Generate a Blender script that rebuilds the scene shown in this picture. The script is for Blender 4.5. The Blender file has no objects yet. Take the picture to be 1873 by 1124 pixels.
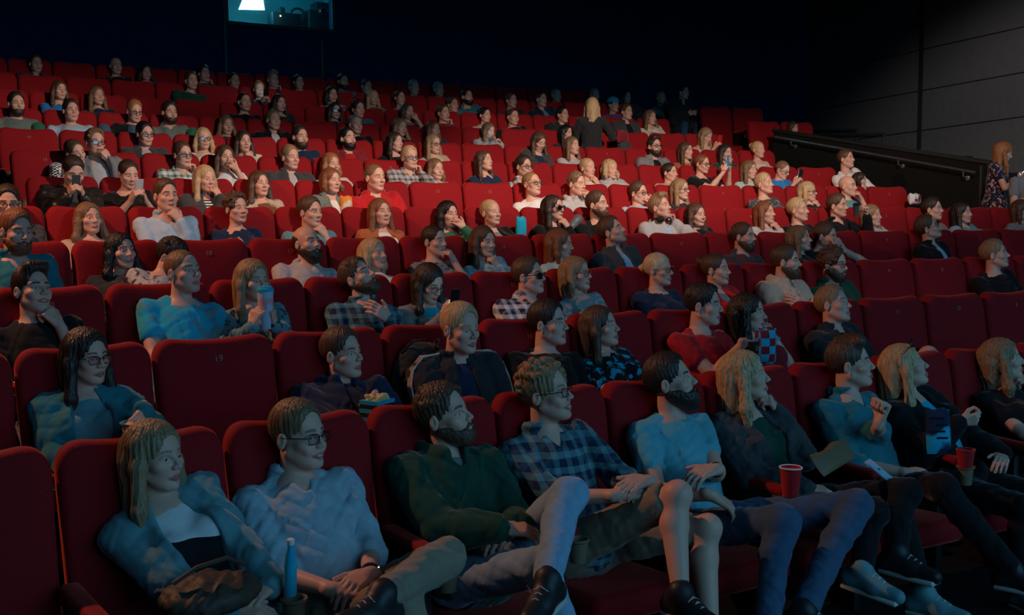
import bpy, math, random, os
import numpy as np
from mathutils import Vector, Matrix

C = bpy.context.scene.collection
V = lambda *a: np.array(a, dtype=np.float64)
R_ = math.radians

# ---------------------------------------------------------------- camera
FPX, YAW, PITCH, ROLL = 2002.79, 0.52246, -0.08058, -0.00469
CAM = V(-1.0039, -3.9237, 1.80)
FW = V(math.sin(YAW)*math.cos(PITCH), math.cos(YAW)*math.cos(PITCH), math.sin(PITCH))
_rt = V(math.cos(YAW), -math.sin(YAW), 0.0); _up = np.cross(_rt, FW)
RT = _rt*math.cos(ROLL) + _up*math.sin(ROLL)
UP = np.cross(RT, FW)
cd = bpy.data.cameras.new('camera'); cam = bpy.data.objects.new('camera', cd); C.objects.link(cam)
cd.sensor_fit = 'HORIZONTAL'; cd.sensor_width = 36.0; cd.lens = 36.0*FPX/1873.0
cd.clip_start = 0.05; cd.clip_end = 100
cam.matrix_world = Matrix(((RT[0], UP[0], -FW[0], CAM[0]), (RT[1], UP[1], -FW[1], CAM[1]),
                           (RT[2], UP[2], -FW[2], CAM[2]), (0, 0, 0, 1)))
bpy.context.scene.camera = cam

# ---------------------------------------------------------------- light of the hall
vs = bpy.context.scene.view_settings
vs.view_transform = 'Standard'; vs.look = 'None'; vs.gamma = 1.0; vs.use_curve_mapping = False
vs.exposure = 0.0
wd = bpy.data.worlds.new('hall_air'); bpy.context.scene.world = wd; wd.use_nodes = True
wd.node_tree.nodes['Background'].inputs['Color'].default_value = (0.10, 0.35, 0.6, 1)
wd.node_tree.nodes['Background'].inputs['Strength'].default_value = 0.02

def aim(o, loc, target):
    o.location = loc
    d = Vector(target) - Vector(loc)
    o.rotation_euler = d.to_track_quat('-Z', 'Y').to_euler()
def spot(name, loc, target, power, col, angle, blend, size):
    l = bpy.data.lights.new(name, 'SPOT'); l.energy = power; l.color = col
    l.spot_size = R_(angle); l.spot_blend = blend; l.shadow_soft_size = size
    o = bpy.data.objects.new(name, l); C.objects.link(o); aim(o, loc, target); return o
def area(name, loc, target, power, col, sx, sy):
    l = bpy.data.lights.new(name, 'AREA'); l.shape = 'RECTANGLE'; l.size = sx; l.size_y = sy
    l.energy = power; l.color = col
    o = bpy.data.objects.new(name, l); C.objects.link(o); aim(o, loc, target); return o
# the cinema screen in front of the first row
area('screen_light', (5.5, -9.5, 4.2), (4.5, 2.0, 1.0), 420, (0.19, 0.58, 0.95), 12.0, 5.0)
# warm house lights under the ceiling: the first shines back over the middle rows between two added baffles
LAMP = (5.0, -0.5, 5.6)
spot('house_light', LAMP, (4.9, 8.0, 4.9), 2050, (1.0, 0.74, 0.58), 128, 0.95, 0.20)
spot('house_light', (-2.2, 3.2, 5.0), (3.6, -0.2, 0.6), 560, (1.0, 0.46, 0.26), 124, 0.5, 0.08)
spot('house_light', (9.6, 3.2, 6.4), (15.9, 7.6, 1.4), 900, (1.0, 0.94, 0.92), 60, 0.6, 0.10)

# ---------------------------------------------------------------- rows of the hall (seat pitch, spacing, rise measured)
SW = 0.56; H = 1.10; NROW = 14
YS = [0, 1.1383, 2.2618, 3.3801, 4.5162, 5.6398, 6.7525, 7.8529, 8.9739, 10.1306, 11.2047, 12.33, 13.45, 14.57]
ZS = [0, .1859, .379, .5908, .815, 1.0688, 1.3404, 1.6109, 1.9079, 2.2192, 2.542, 2.875, 3.20, 3.53]
CURV = -0.0143; XC = 3.0
def row_y(r, X): return YS[r-1] + CURV*(X-XC)**2
def row_dir(X): return math.atan(2*CURV*(X-XC))
def floor_z(r): return ZS[r-1]
def ray(px, py): return FW + RT*(px-936.5)/FPX - UP*(py-562.0)/FPX
def at(px, py, r, off):
    """point on the photograph's ray that lies `off` metres in front of the line of seat tops of row r"""
    d = ray(px, py); t = 5.0
    for _ in range(30):
        P = CAM + d*t
        t += (row_y(r, P[0]) - off - P[1])/d[1]*0.8
    return CAM + d*t
def proj(P):
    d = np.asarray(P)-CAM; z = d@FW
    return 936.5+FPX*(d@RT)/z, 562.0-FPX*(d@UP)/z

# ---------------------------------------------------------------- object helpers
ORD = ['', 'front', 'second', 'third', 'fourth', 'fifth', 'sixth', 'seventh', 'eighth', 'ninth', 'tenth', 'eleventh', 'twelfth', 'thirteenth', 'fourteenth']
def tag(o, label=None, cat=None, group=None, kind=None):
    if label: o['label'] = label
    if cat: o['category'] = cat
    if group: o['group'] = group
    if kind: o['kind'] = kind
    return o
def link(name, me, mats, parent=None, loc=(0, 0, 0)):
    o = bpy.data.objects.new(name, me); C.objects.link(o)
    for m in mats: me.materials.append(m)
    o.location = loc
    if parent: o.parent = parent
    return o
def empty(name, loc, rz=0.0):
    o = bpy.data.objects.new(name, None); C.objects.link(o); o.location = loc; o.rotation_euler = (0, 0, rz)
    o.empty_display_size = 0.1
    return o
def mesh_np(name, v, f, mi=None, smooth=True, attr=None):
    me = bpy.data.meshes.new(name); v = np.asarray(v, np.float32)
    me.vertices.add(len(v)); me.vertices.foreach_set('co', v.ravel())
    if isinstance(f, np.ndarray):
        k = f.shape[1]; nl = f.size; starts = np.arange(0, nl, k, dtype=np.int32); flat = f.astype(np.int32).ravel()
    else:
        ln = np.array([len(q) for q in f], np.int32); flat = np.concatenate([np.asarray(q, np.int32) for q in f])
        starts = np.concatenate([[0], np.cumsum(ln)[:-1]]).astype(np.int32); nl = len(flat)
    me.loops.add(nl); me.loops.foreach_set('vertex_index', flat)
    me.polygons.add(len(starts)); me.polygons.foreach_set('loop_start', starts)
    me.polygons.foreach_set('use_smooth', np.full(len(starts), smooth))
    if mi is not None: me.polygons.foreach_set('material_index', np.asarray(mi, np.int32))
    if attr is not None:
        a = me.attributes.new('mask', 'FLOAT_COLOR', 'POINT'); a.data.foreach_set('color', attr.astype(np.float32).ravel())
    me.update(calc_edges=True); me.validate(verbose=False)
    return me

class MB:
    """collects simple shapes into one mesh"""
    def __init__(s): s.v = []; s.f = []; s.m = []
    def add(s, v, f, m=0):
        b = len(s.v); s.v += [tuple(p) for p in v]; s.f += [[i+b for i in q] for q in f]; s.m += [m]*len(f)
    def box(s, c, h, rot=None, m=0, bev=0.0):
        c = V(*c); h = V(*h); A = np.eye(3) if rot is None else rot
        b = min(bev, min(h)*0.9)
        if b <= 0:
            P = [c+A@(h*V(x, y, z)) for z in (-1, 1) for y in (-1, 1) for x in (-1, 1)]
            s.add(P, [(0, 2, 3, 1), (4, 5, 7, 6), (0, 1, 5, 4), (2, 6, 7, 3), (0, 4, 6, 2), (1, 3, 7, 5)], m); return
        # rounded box: sphere grid with corners pushed out
        n = 16; k = 9; P = []; F = []
        for i in range(k):
            th = -math.pi/2+math.pi*i/(k-1)
            if i == k//2: pass
            for j in range(n):
                ph = 2*math.pi*(j+0.5)/n
                d = V(math.cos(th)*math.cos(ph), math.cos(th)*math.sin(ph), math.sin(th))
                sg = V(1 if math.cos(ph) > 0 else -1, 1 if math.sin(ph) > 0 else -1, 1 if th > 0 else -1)
                P.append(c+A@(sg*(h-b)+d*b))
        for i in range(k-1):
            for j in range(n):
                F.append((i*n+j, i*n+(j+1) % n, (i+1)*n+(j+1) % n, (i+1)*n+j))
        F.append(tuple(range(n))[::-1]); F.append(tuple((k-1)*n+j for j in range(n)))
        s.add(P, F, m)
    def tube(s, pts, r, n=10, m=0, cap=True, closed=False):
        pts = [V(*p) for p in pts]; rr = r if hasattr(r, '__len__') else [r]*len(pts)
        P = []; F = []; N = len(pts); prev = None
        for i, p in enumerate(pts):
            if closed: t = pts[(i+1) % N]-pts[i-1]
            else: t = pts[min(i+1, N-1)]-pts[max(i-1, 0)]
            t = t/(np.linalg.norm(t)+1e-9)
            a = prev if prev is not None else (V(0, 0, 1) if abs(t[2]) < .9 else V(1, 0, 0))
            u = a-t*(a@t); u /= np.linalg.norm(u)+1e-9; w = np.cross(t, u); prev = u
            for j in range(n):
                ph = 2*math.pi*j/n; P.append(p+(u*math.cos(ph)+w*math.sin(ph))*rr[i])
        for i in range(N if closed else N-1):
            for j in range(n):
                a0 = i*n+j; a1 = i*n+(j+1) % n; b0 = ((i+1) % N)*n+j; b1 = ((i+1) % N)*n+(j+1) % n
                F.append((a0, a1, b1, b0))
        if cap and not closed: F.append(tuple(range(n))[::-1]); F.append(tuple((N-1)*n+j for j in range(n)))
        s.add(P, F, m)
    def lathe(s, c, prof, n=20, m=0, rot=None):
        A = np.eye(3) if rot is None else rot; c = V(*c); P = []; F = []
        for (r, z) in prof:
            for j in range(n):
                ph = 2*math.pi*j/n; P.append(c+A@V(r*math.cos(ph), r*math.sin(ph), z))
        for i in range(len(prof)-1):
            for j in range(n): F.append((i*n+j, i*n+(j+1) % n, (i+1)*n+(j+1) % n, (i+1)*n+j))
        F.append(tuple(range(n))[::-1]); F.append(tuple((len(prof)-1)*n+j for j in range(n)))
        s.add(P, F, m)
    def obj(s, name, mats, parent=None, loc=(0, 0, 0), smooth=True):
        me = mesh_np(name, np.array(s.v), s.f, s.m, smooth)
        if smooth:
            try: me.set_sharp_from_angle(angle=R_(42))
            except Exception: pass
        return link(name, me, mats if isinstance(mats, (list, tuple)) else [mats], parent, loc)
def rz(a): c, s = math.cos(a), math.sin(a); return np.array([[c, -s, 0], [s, c, 0], [0, 0, 1.]])
def rx(a): c, s = math.cos(a), math.sin(a); return np.array([[1., 0, 0], [0, c, -s], [0, s, c]])
def ry(a): c, s = math.cos(a), math.sin(a); return np.array([[c, 0, s], [0, 1., 0], [-s, 0, c]])

# ---------------------------------------------------------------- materials
MC = {}
def base_mat(name, col, rough=0.6, spec=0.3, sheen=0.0, metal=0.0, bump=None, emit=None):
    if name in MC: return MC[name]
    m = bpy.data.materials.new(name); m.use_nodes = True; nt = m.node_tree; b = nt.nodes['Principled BSDF']
    b.inputs['Base Color'].default_value = (*col, 1); b.inputs['Roughness'].default_value = rough
    b.inputs['Specular IOR Level'].default_value = spec; b.inputs['Metallic'].default_value = metal
    if sheen: b.inputs['Sheen Weight'].default_value = sheen; b.inputs['Sheen Roughness'].default_value = 0.4
    if emit: b.inputs['Emission Color'].default_value = (*emit[0], 1); b.inputs['Emission Strength'].default_value = emit[1]
    if bump:
        tc = nt.nodes.new('ShaderNodeTexCoord'); mp = nt.nodes.new('ShaderNodeMapping'); n = nt.nodes.new('ShaderNodeTexNoise')
        n.inputs['Scale'].default_value = bump[0]; n.inputs['Detail'].default_value = 4
        mp.inputs['Scale'].default_value = bump[2] if len(bump) > 2 else (1, 1, 1)
        nt.links.new(tc.outputs['Object'], mp.inputs['Vector']); nt.links.new(mp.outputs['Vector'], n.inputs['Vector'])
        bp = nt.nodes.new('ShaderNodeBump'); bp.inputs['Strength'].default_value = bump[1]; bp.inputs['Distance'].default_value = 0.01
        nt.links.new(n.outputs['Fac'], bp.inputs['Height']); nt.links.new(bp.outputs['Normal'], b.inputs['Normal'])
        # slight colour variation of the cloth itself
        rmp = nt.nodes.new('ShaderNodeMapRange'); rmp.inputs['To Min'].default_value = 0.82; rmp.inputs['To Max'].default_value = 1.15
        mx = nt.nodes.new('ShaderNodeMix'); mx.data_type = 'RGBA'; mx.blend_type = 'MULTIPLY'; mx.inputs[0].default_value = 1
        mx.inputs[6].default_value = (*col, 1)
        nt.links.new(n.outputs['Fac'], rmp.inputs['Value']); nt.links.new(rmp.outputs['Result'], mx.inputs[7])
        nt.links.new(mx.outputs[2], b.inputs['Base Color'])
    MC[name] = m; return m
def pattern_mat(name, col, kind, col2, scale=1.0):
    if name in MC: return MC[name]
    m = base_mat(name, col, 0.85, 0.15, 0.2); nt = m.node_tree; b = nt.nodes['Principled BSDF']
    tc = nt.nodes.new('ShaderNodeTexCoord')
    if kind == 'plaid':
        acc = None
        for ax, sc in ((0, 55), (1, 60), (2, 55)):
            sp = nt.nodes.new('ShaderNodeSeparateXYZ'); nt.links.new(tc.outputs['Object'], sp.inputs[0])
            mu = nt.nodes.new('ShaderNodeMath'); mu.operation = 'MULTIPLY'; mu.inputs[1].default_value = sc*2*scale
            si = nt.nodes.new('ShaderNodeMath'); si.operation = 'SINE'
            gt = nt.nodes.new('ShaderNodeMath'); gt.operation = 'GREATER_THAN'; gt.inputs[1].default_value = 0.25
            hf = nt.nodes.new('ShaderNodeMath'); hf.operation = 'MULTIPLY'; hf.inputs[1].default_value = (0.4, 0.15, 0.5)[ax]
            nt.links.new(sp.outputs[ax], mu.inputs[0]); nt.links.new(mu.outputs[0], si.inputs[0]); nt.links.new(si.outputs[0], gt.inputs[0]); nt.links.new(gt.outputs[0], hf.inputs[0])
            if acc is None: acc = hf.outputs[0]
            else:
                ad = nt.nodes.new('ShaderNodeMath'); ad.operation = 'ADD'; nt.links.new(acc, ad.inputs[0]); nt.links.new(hf.outputs[0], ad.inputs[1]); acc = ad.outputs[0]
        fac = acc
    elif kind == 'twotone':
        sp = nt.nodes.new('ShaderNodeSeparateXYZ'); nt.links.new(tc.outputs['Object'], sp.inputs[0]); gt = nt.nodes.new('ShaderNodeMath'); gt.operation = 'GREATER_THAN'; gt.inputs[1].default_value = scale
        nt.links.new(sp.outputs[2], gt.inputs[0]); fac = gt.outputs[0]
    elif kind == 'check':
        n = nt.nodes.new('ShaderNodeTexChecker'); n.inputs['Scale'].default_value = 42*scale
        nt.links.new(tc.outputs['Object'], n.inputs['Vector']); fac = n.outputs['Fac']
    elif kind == 'stripes':
        n = nt.nodes.new('ShaderNodeTexWave'); n.bands_direction = 'Z'; n.inputs['Scale'].default_value = 14*scale
        nt.links.new(tc.outputs['Object'], n.inputs['Vector'])
        gt = nt.nodes.new('ShaderNodeMath'); gt.operation = 'GREATER_THAN'; gt.inputs[1].default_value = .5
        nt.links.new(n.outputs['Fac'], gt.inputs[0]); fac = gt.outputs[0]
    else:   # blotches: floral prints, printed tees
        n = nt.nodes.new('ShaderNodeTexNoise'); n.inputs['Scale'].default_value = (30 if kind == 'floral' else 14)*scale; n.inputs['Detail'].default_value = 3
        nt.links.new(tc.outputs['Object'], n.inputs['Vector'])
        gt = nt.nodes.new('ShaderNodeMapRange'); gt.inputs['From Min'].default_value = 0.54; gt.inputs['From Max'].default_value = 0.60
        nt.links.new(n.outputs['Fac'], gt.inputs['Value']); fac = gt.outputs['Result']
    mx = nt.nodes.new('ShaderNodeMix'); mx.data_type = 'RGBA'; mx.inputs[6].default_value = (*col, 1); mx.inputs[7].default_value = (*col2, 1)
    nt.links.new(fac, mx.inputs[0]); nt.links.new(mx.outputs[2], b.inputs['Base Color'])
    return m
COL = dict(black=(.012, .012, .014), offblack=(.03, .032, .035), charcoal=(.06, .065, .07), grey=(.22, .23, .24), lightgrey=(.48, .49, .50),
    white=(.78, .78, .77), navy=(.015, .03, .07), blue=(.03, .22, .55), turq=(.02, .42, .62), lightblue=(.42, .58, .72), teal=(.03, .20, .24),
    tealgrey=(.13, .30, .33), green=(.03, .16, .08), dkgreen=(.015, .07, .045), mint=(.45, .72, .66), red=(.50, .018, .022), dkred=(.25, .02, .03),
    burg=(.22, .02, .05), beige=(.52, .42, .32), cream=(.72, .64, .52), brown=(.16, .08, .04), rust=(.42, .13, .05), orange=(.8, .25, .03),
    khaki=(.28, .23, .16), pink=(.65, .35, .36), olive=(.10, .11, .05), denim=(.06, .11, .19), ltdenim=(.26, .42, .58), leather=(.025, .022, .022),
    shirtblue=(.34, .48, .55), tshirtteal=(.11, .42, .50), greygreen=(.16, .21, .19), purple=(.2, .1, .3))
HC = dict(black=(.010, .009, .010), dark=(.035, .022, .016), brown=(.09, .048, .028), ltbrown=(.20, .115, .06), auburn=(.21, .075, .032), ginger=(.36, .15, .055),
    dkblond=(.30, .19, .10), blond=(.52, .36, .19), ltblond=(.66, .51, .32), grey=(.28, .27, .26))
SKIN = dict(a=(.70, .40, .295), b=(.62, .37, .28), c=(.48, .28, .20))
def fabric(code):
    """colour | kind:colour:colour2 ..."""
    p = code.split(':')
    if len(p) == 1:
        if p[0] == 'leather': return base_mat('black_leather', COL['leather'], 0.35, 0.5, 0, 0, (30, .25))
        return base_mat('cloth_'+p[0], COL[p[0]], 0.88, 0.12, 0.25, 0, (26, .18))
    return pattern_mat('cloth_'+'_'.join(p), COL[p[1]], p[0], COL[p[2]], float(p[3]) if len(p) > 3 else 1.0)
def hair_mat(h):
    if 'hair_'+h in MC: return MC['hair_'+h]
    m = base_mat('hair_'+h, HC[h], 0.42, 0.4, 0, 0, (110, .7, (1, 1, .08)))
    nt = m.node_tree
    for n in nt.nodes:
        if n.type == 'MAP_RANGE': n.inputs['From Min'].default_value = .3; n.inputs['From Max'].default_value = .7; n.inputs['To Min'].default_value = .68; n.inputs['To Max'].default_value = 1.3
    return m
def skin_mat(s, h, stub=0.0):
    """skin whose lips, brows and stubble are coloured through the vertex mask (r lips, g brows, b stubble zone)"""
    k = f'skin_{s}_{h}_{int(stub*10)}'
    if k in MC: return MC[k]
    m = base_mat(k, SKIN[s], 0.5, 0.35); nt = m.node_tree; b = nt.nodes['Principled BSDF']
    at_ = nt.nodes.new('ShaderNodeAttribute'); at_.attribute_name = 'mask'
    sp = nt.nodes.new('ShaderNodeSeparateColor'); nt.links.new(at_.outputs['Color'], sp.inputs[0])
    prev = None; c0 = SKIN[s]
    lip = (c0[0]*.72, c0[1]*.42, c0[2]*.46); brow = tuple(.7*x for x in HC[h]); blush = (c0[0]*1.0, c0[1]*.8, c0[2]*.78)
    for ch, col, w in ((0, lip, 1.0), (2, tuple(a*.45+b_*.55 for a, b_ in zip(brow, c0)), stub), (1, brow, 0.9)):
        mx = nt.nodes.new('ShaderNodeMix'); mx.data_type = 'RGBA'
        if prev is None: mx.inputs[6].default_value = (*c0, 1)
        else: nt.links.new(prev, mx.inputs[6])
        mx.inputs[7].default_value = (*col, 1)
        mu = nt.nodes.new('ShaderNodeMath'); mu.operation = 'MULTIPLY'; mu.inputs[1].default_value = w
        nt.links.new(sp.outputs[ch], mu.inputs[0]); nt.links.new(mu.outputs[0], mx.inputs[0]); prev = mx.outputs[2]
    nt.links.new(prev, b.inputs['Base Color'])
    b.inputs['Subsurface Weight'].default_value = 0.0
    return m
M_EYEW = base_mat('eye_white', (.62, .6, .58), .25, .5)
M_IRIS = base_mat('iris', (.03, .025, .02), .15, .5)
M_FRAME = base_mat('spectacle_frame', (.012, .012, .012), .3, .5)
M_SHOE = base_mat('shoe_black', (.02, .02, .022), .5, .4)
M_SOLE = base_mat('shoe_sole', (.6, .58, .52), .6, .3)

# ---------------------------------------------------------------- implicit surfaces (signed distance on a grid -> smooth mesh)
def axis(lo, hi, h, fine=()):
    out = [lo]; x = lo
    while x < hi:
        s = h
        for a, b, hf in fine:
            if a-h*.5 <= x <= b: s = min(s, hf)
        x += s; out.append(x)
    return np.array(out, np.float32)
class Field:
    def __init__(s, lo, hi, h, fine=((), (), ())):
        s.ax = [axis(lo[i], hi[i], h, fine[i]) for i in range(3)]
        s.F = np.full([len(a) for a in s.ax], 0.5, np.float32); s.h = h
    def sub(s, lo, hi):
        sl = []
        for i in range(3):
            a = max(0, int(np.searchsorted(s.ax[i], lo[i]))-1); b = min(len(s.ax[i]), int(np.searchsorted(s.ax[i], hi[i]))+2)
            if b-a < 2: return None
            sl.append(slice(a, b))
        sl = tuple(sl)
        return sl, s.ax[0][sl[0]][:, None, None], s.ax[1][sl[1]][None, :, None], s.ax[2][sl[2]][None, None, :]
    def put(s, sl, d, k, mode):
        F = s.F[sl]
        if mode == 'u':
            if k > 0:
                h = np.clip(.5+.5*(F-d)/k, 0, 1); s.F[sl] = F+(d-F)*h-k*h*(1-h)
            else: s.F[sl] = np.minimum(F, d)
        else:
            d = -d
            if k > 0:
                h = np.clip(.5-.5*(F-d)/k, 0, 1); s.F[sl] = F+(d-F)*h+k*h*(1-h)
            else: s.F[sl] = np.maximum(F, d)
    def cone(s, a, b, r1, r2=None, k=.01, mode='u'):
        r2 = r1 if r2 is None else r2; a = np.asarray(a, np.float32); b = np.asarray(b, np.float32); m = max(r1, r2)+k+2.5*s.h
        g = s.sub(np.minimum(a, b)-m, np.maximum(a, b)+m)
        if g is None: return
        sl, X, Y, Z = g; ba = b-a; L = float(ba@ba)+1e-12
        X = X-a[0]; Y = Y-a[1]; Z = Z-a[2]
        t = np.clip((X*ba[0]+Y*ba[1]+Z*ba[2])/L, 0, 1)
        d = np.sqrt((X-t*ba[0])**2+(Y-t*ba[1])**2+(Z-t*ba[2])**2)-(r1+(r2-r1)*t)
        s.put(sl, d, k, mode)
    def ell(s, c, r, A=None, k=.01, mode='u'):
        c = np.asarray(c, np.float32); r = np.asarray(r, np.float32); m = float(max(r))+k+2.5*s.h
        g = s.sub(c-m, c+m)
        if g is None: return
        sl, X, Y, Z = g; X = X-c[0]; Y = Y-c[1]; Z = Z-c[2]
        if A is not None:
            A = np.asarray(A, np.float32); X, Y, Z = (A[0, 0]*X+A[1, 0]*Y+A[2, 0]*Z, A[0, 1]*X+A[1, 1]*Y+A[2, 1]*Z, A[0, 2]*X+A[1, 2]*Y+A[2, 2]*Z)
        k0 = np.sqrt((X/r[0])**2+(Y/r[1])**2+(Z/r[2])**2); k1 = np.sqrt((X/r[0]**2)**2+(Y/r[1]**2)**2+(Z/r[2]**2)**2)+1e-6
        s.put(sl, k0*(k0-1)/k1, k, mode)
    def plane(s, c, n, lo, hi, k=.01):
        """cuts away the half space on the side n points to, inside the box lo..hi"""
        g = s.sub(lo, hi)
        if g is None: return
        sl, X, Y, Z = g; d = -((X-c[0])*n[0]+(Y-c[1])*n[1]+(Z-c[2])*n[2]); s.put(sl, d, k, 's')
    def ripple(s, amp, seed, wl=.07, dirs=4):
        rg = np.random.RandomState(seed); X, Y, Z = (s.ax[0][:, None, None], s.ax[1][None, :, None], s.ax[2][None, None, :])
        tot = 0; wl0 = wl
        for i in range(dirs+2):
            wl = wl0*(1 if i < dirs else .5)
            d = rg.normal(size=3)*V(1, 1, .8); d /= np.linalg.norm(d); f = 2*math.pi/(wl*rg.uniform(1.2, 3.0)); e = rg.normal(size=3); e /= np.linalg.norm(e)
            w = np.sin((X*e[0]+Y*e[1]+Z*e[2])*f*.6+rg.uniform(0, 6))*1.5
            q = np.sin((X*d[0]+Y*d[1]+Z*d[2])*f+w*1.5+rg.uniform(0, 6)); tot = tot+(q*.55+((1-np.sqrt(q*q+.02))**2*2-.6)*.7)*(1 if i < dirs else .45)
        s.F += (amp/dirs*2*tot).astype(np.float32)*(np.abs(s.F) < .1)
    def mesh(s):
        F = s.F; ins = F < 0
        c = [ins[a:F.shape[0]-1+a, b:F.shape[1]-1+b, d:F.shape[2]-1+d] for a in (0, 1) for b in (0, 1) for d in (0, 1)]
        cnt = sum(x.astype(np.int8) for x in c); act = (cnt > 0) & (cnt < 8)
        I, J, K = np.nonzero(act)
        if len(I) == 0: return np.zeros((0, 3)), np.zeros((0, 4), int)
        idx = np.full(act.shape, -1, np.int32); idx[I, J, K] = np.arange(len(I))
        ax = s.ax; co = {}
        for a in (0, 1):
            for b in (0, 1):
                for d in (0, 1): co[a, b, d] = (F[I+a, J+b, K+d], ax[0][I+a], ax[1][J+b], ax[2][K+d])
        sm = np.zeros((len(I), 3)); n = np.zeros(len(I))
        for p in co:
            for q in co:
                if sum(abs(p[i]-q[i]) for i in range(3)) == 1 and sum(q) > sum(p):
                    f1, *p1 = co[p]; f2, *p2 = co[q]; x = (f1 < 0) != (f2 < 0)
                    t = np.where(x, f1/np.where(x, f1-f2, 1), 0)
                    for i in range(3): sm[:, i] += np.where(x, p1[i]+(p2[i]-p1[i])*t, 0)
                    n += x
        v = sm/n[:, None]; fs = []
        for axn in range(3):
            sl0 = [slice(None)]*3; sl1 = [slice(None)]*3; sl0[axn] = slice(0, -1); sl1[axn] = slice(1, None)
            a, b = ins[tuple(sl0)], ins[tuple(sl1)]; x = a != b
            o1, o2 = [(1, 2), (2, 0), (0, 1)][axn]
            P = np.array(np.nonzero(x)); ok = (P[o1] > 0) & (P[o2] > 0) & (P[o1] < F.shape[o1]-1) & (P[o2] < F.shape[o2]-1)
            P = P[:, ok]; fl = a[tuple(P)]
            def g(d1, d2):
                Q = P.copy(); Q[o1] -= d1; Q[o2] -= d2; return idx[tuple(Q)]
            q = np.stack([g(1, 1), g(0, 1), g(0, 0), g(1, 0)], 1)
            q[~fl] = q[~fl][:, ::-1]; fs.append(q)
        return v, np.concatenate(fs)

# ---------------------------------------------------------------- people
def unit(v): return v/(np.linalg.norm(v)+1e-9)
def ik(S, T, l1, l2, pole):
    d = T-S; L = np.linalg.norm(d); u = d/L; L2 = min(L, (l1+l2)*.985)
    L2 = max(L2, abs(l1-l2)+.04); T = S+u*L2
    a = (l1*l1-l2*l2+L2*L2)/(2*L2); h = math.sqrt(max(l1*l1-a*a, 0)); p = unit(pole-u*(pole@u))
    return S+u*a+p*h, T
CURL = dict(flat=(8, 8, 6), relaxed=(28, 32, 18), fist=(78, 92, 55), chin=(55, 75, 45), grip=(48, 58, 38), spread=(10, 12, 8))
def hand_prims(W, d, n, side, curl, sc=1.0):
    """list of capsules: palm of four metacarpals, four bent fingers, a thumb leaving the side of the palm.
    W wrist, d pointing direction, n direction the palm faces, side +1 left hand, -1 right hand"""
    d = unit(d); n = unit(n-d*(n@d)); t = np.cross(n, d)*side      # t: towards the thumb
    c1, c2, c3 = [R_(x) for x in CURL[curl]]; out = []
    out.append((W-d*.02*sc, W+d*.03*sc, .0215*sc, .019*sc, .012))
    LN = [(.042, .026, .020), (.046, .030, .022), (.043, .028, .021), (.034, .021, .018)]
    for i in range(4):
        o = (1.5-i)*.0185*sc; kn = W+d*(.088-.004*abs(i-1.2))*sc+t*o
        out.append((W+d*.022*sc+t*o*.55, kn, .0135*sc, .0112*sc, .010))
        fan = (1.5-i)*(.05 if curl in ('flat', 'spread', 'relaxed') else .01); dd = unit(d+t*fan*(3 if curl == 'spread' else 1)); a = c1*(1+.06*i); p = kn; r = .0092*sc
        for j, (L, c) in enumerate(zip(LN[i], (0, c2, c3))):
            a += c; q = p+(dd*math.cos(a)+n*math.sin(a))*L*sc
            out.append((p, q, r, r*.92, .003)); p = q; r *= .92
    b = W+d*.030*sc+t*.026*sc; op = .35 if curl in ('fist', 'chin', 'grip') else .15
    m = b+unit(d*.72+t*.62+n*op)*.042*sc; e = m+unit(d*(.95)+t*(.12 if op > .2 else .35)+n*op*1.1)*.034*sc
    out += [(W+d*.012*sc+t*.012*sc, b, .017*sc, .014*sc, .012), (b, m, .0135*sc, .0108*sc, .008), (m, e, .0105*sc, .0085*sc, .004)]
    return out

def add_head(F, O, A, s, sex, smile=0.0, beak=1.0):
    m = sex == 'm'
    def e(c, r, k=.012, mode='u', A2=None): F.ell(O+A@(V(*c)*s), V(*r)*s, A if A2 is None else A@A2, k*s, mode)
    def c(a, b, r1, r2=None, k=.010, mode='u'): F.cone(O+A@(V(*a)*s), O+A@(V(*b)*s), r1*s, None if r2 is None else r2*s, k*s, mode)
    e((0, .015, .042), (.0755, .096, .084), 0)
    e((0, -.028, -.028), (.059 if m else .057, .060, .082), .03)
    for x in (-1, 1):
        c((x*.050, .002, -.045), (x*.020, -.062, -.088), .020 if m else .015, .015 if m else .012, .022)
        e((x*.043, -.052, -.016), (.022, .022, .017), .020)
        c((x*.012, -.0725, .030), (x*.044, -.060, .031), .0125 if m else .009, .010 if m else .007, .014)
    e((0, -.072, -.089), (.020 if m else .016, .017, .015), .018)
    for x in (-1, 1): e((x*.032, -.0945, .007), (.019, .019, .0155), .010, 's')
    c((0, -.078, .020), (0, -.104*beak, -.019), .0075, .0098, .010)
    for x in (-1, 1): e((x*.0115, -.094, -.0235), (.0080, .0105, .0075), .007)
    if F.h < .012:
        for x in (-1, 1): e((x*.0065, -.103, -.0315), (.0035, .006, .0030), .003, 's')
    up = .004*smile; w = .021+.006*smile
    for x in (-1, 1):
        c((0, -.0885, -.0525), (x*w, -.080, -.0560+up), .0058, .0035, .006)
        c((0, -.0880, -.0640), (x*w*.8, -.081, -.0600+up), .0066, .0040, .006)
        if smile > .2: e((x*.036, -.066, -.035), (.016, .015, .016), .014)
    c((-w, -.0900, -.0585+up), (0, -.0985, -.0582), .0014+.0012*max(smile-.5, 0), None, .003, 's'); c((w, -.0900, -.0585+up), (0, -.0985, -.0582), .0014+.0012*max(smile-.5, 0), None, .003, 's')
    for x in (-1, 1):
        e((x*.0775, .014, -.001), (.0085, .0165, .030), .006, 'u', rx(.18)@rz(-x*.30))
        if F.h < .012: e((x*.0860, .010, .003), (.0055, .0085, .016), .004, 's', rx(.18))
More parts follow.
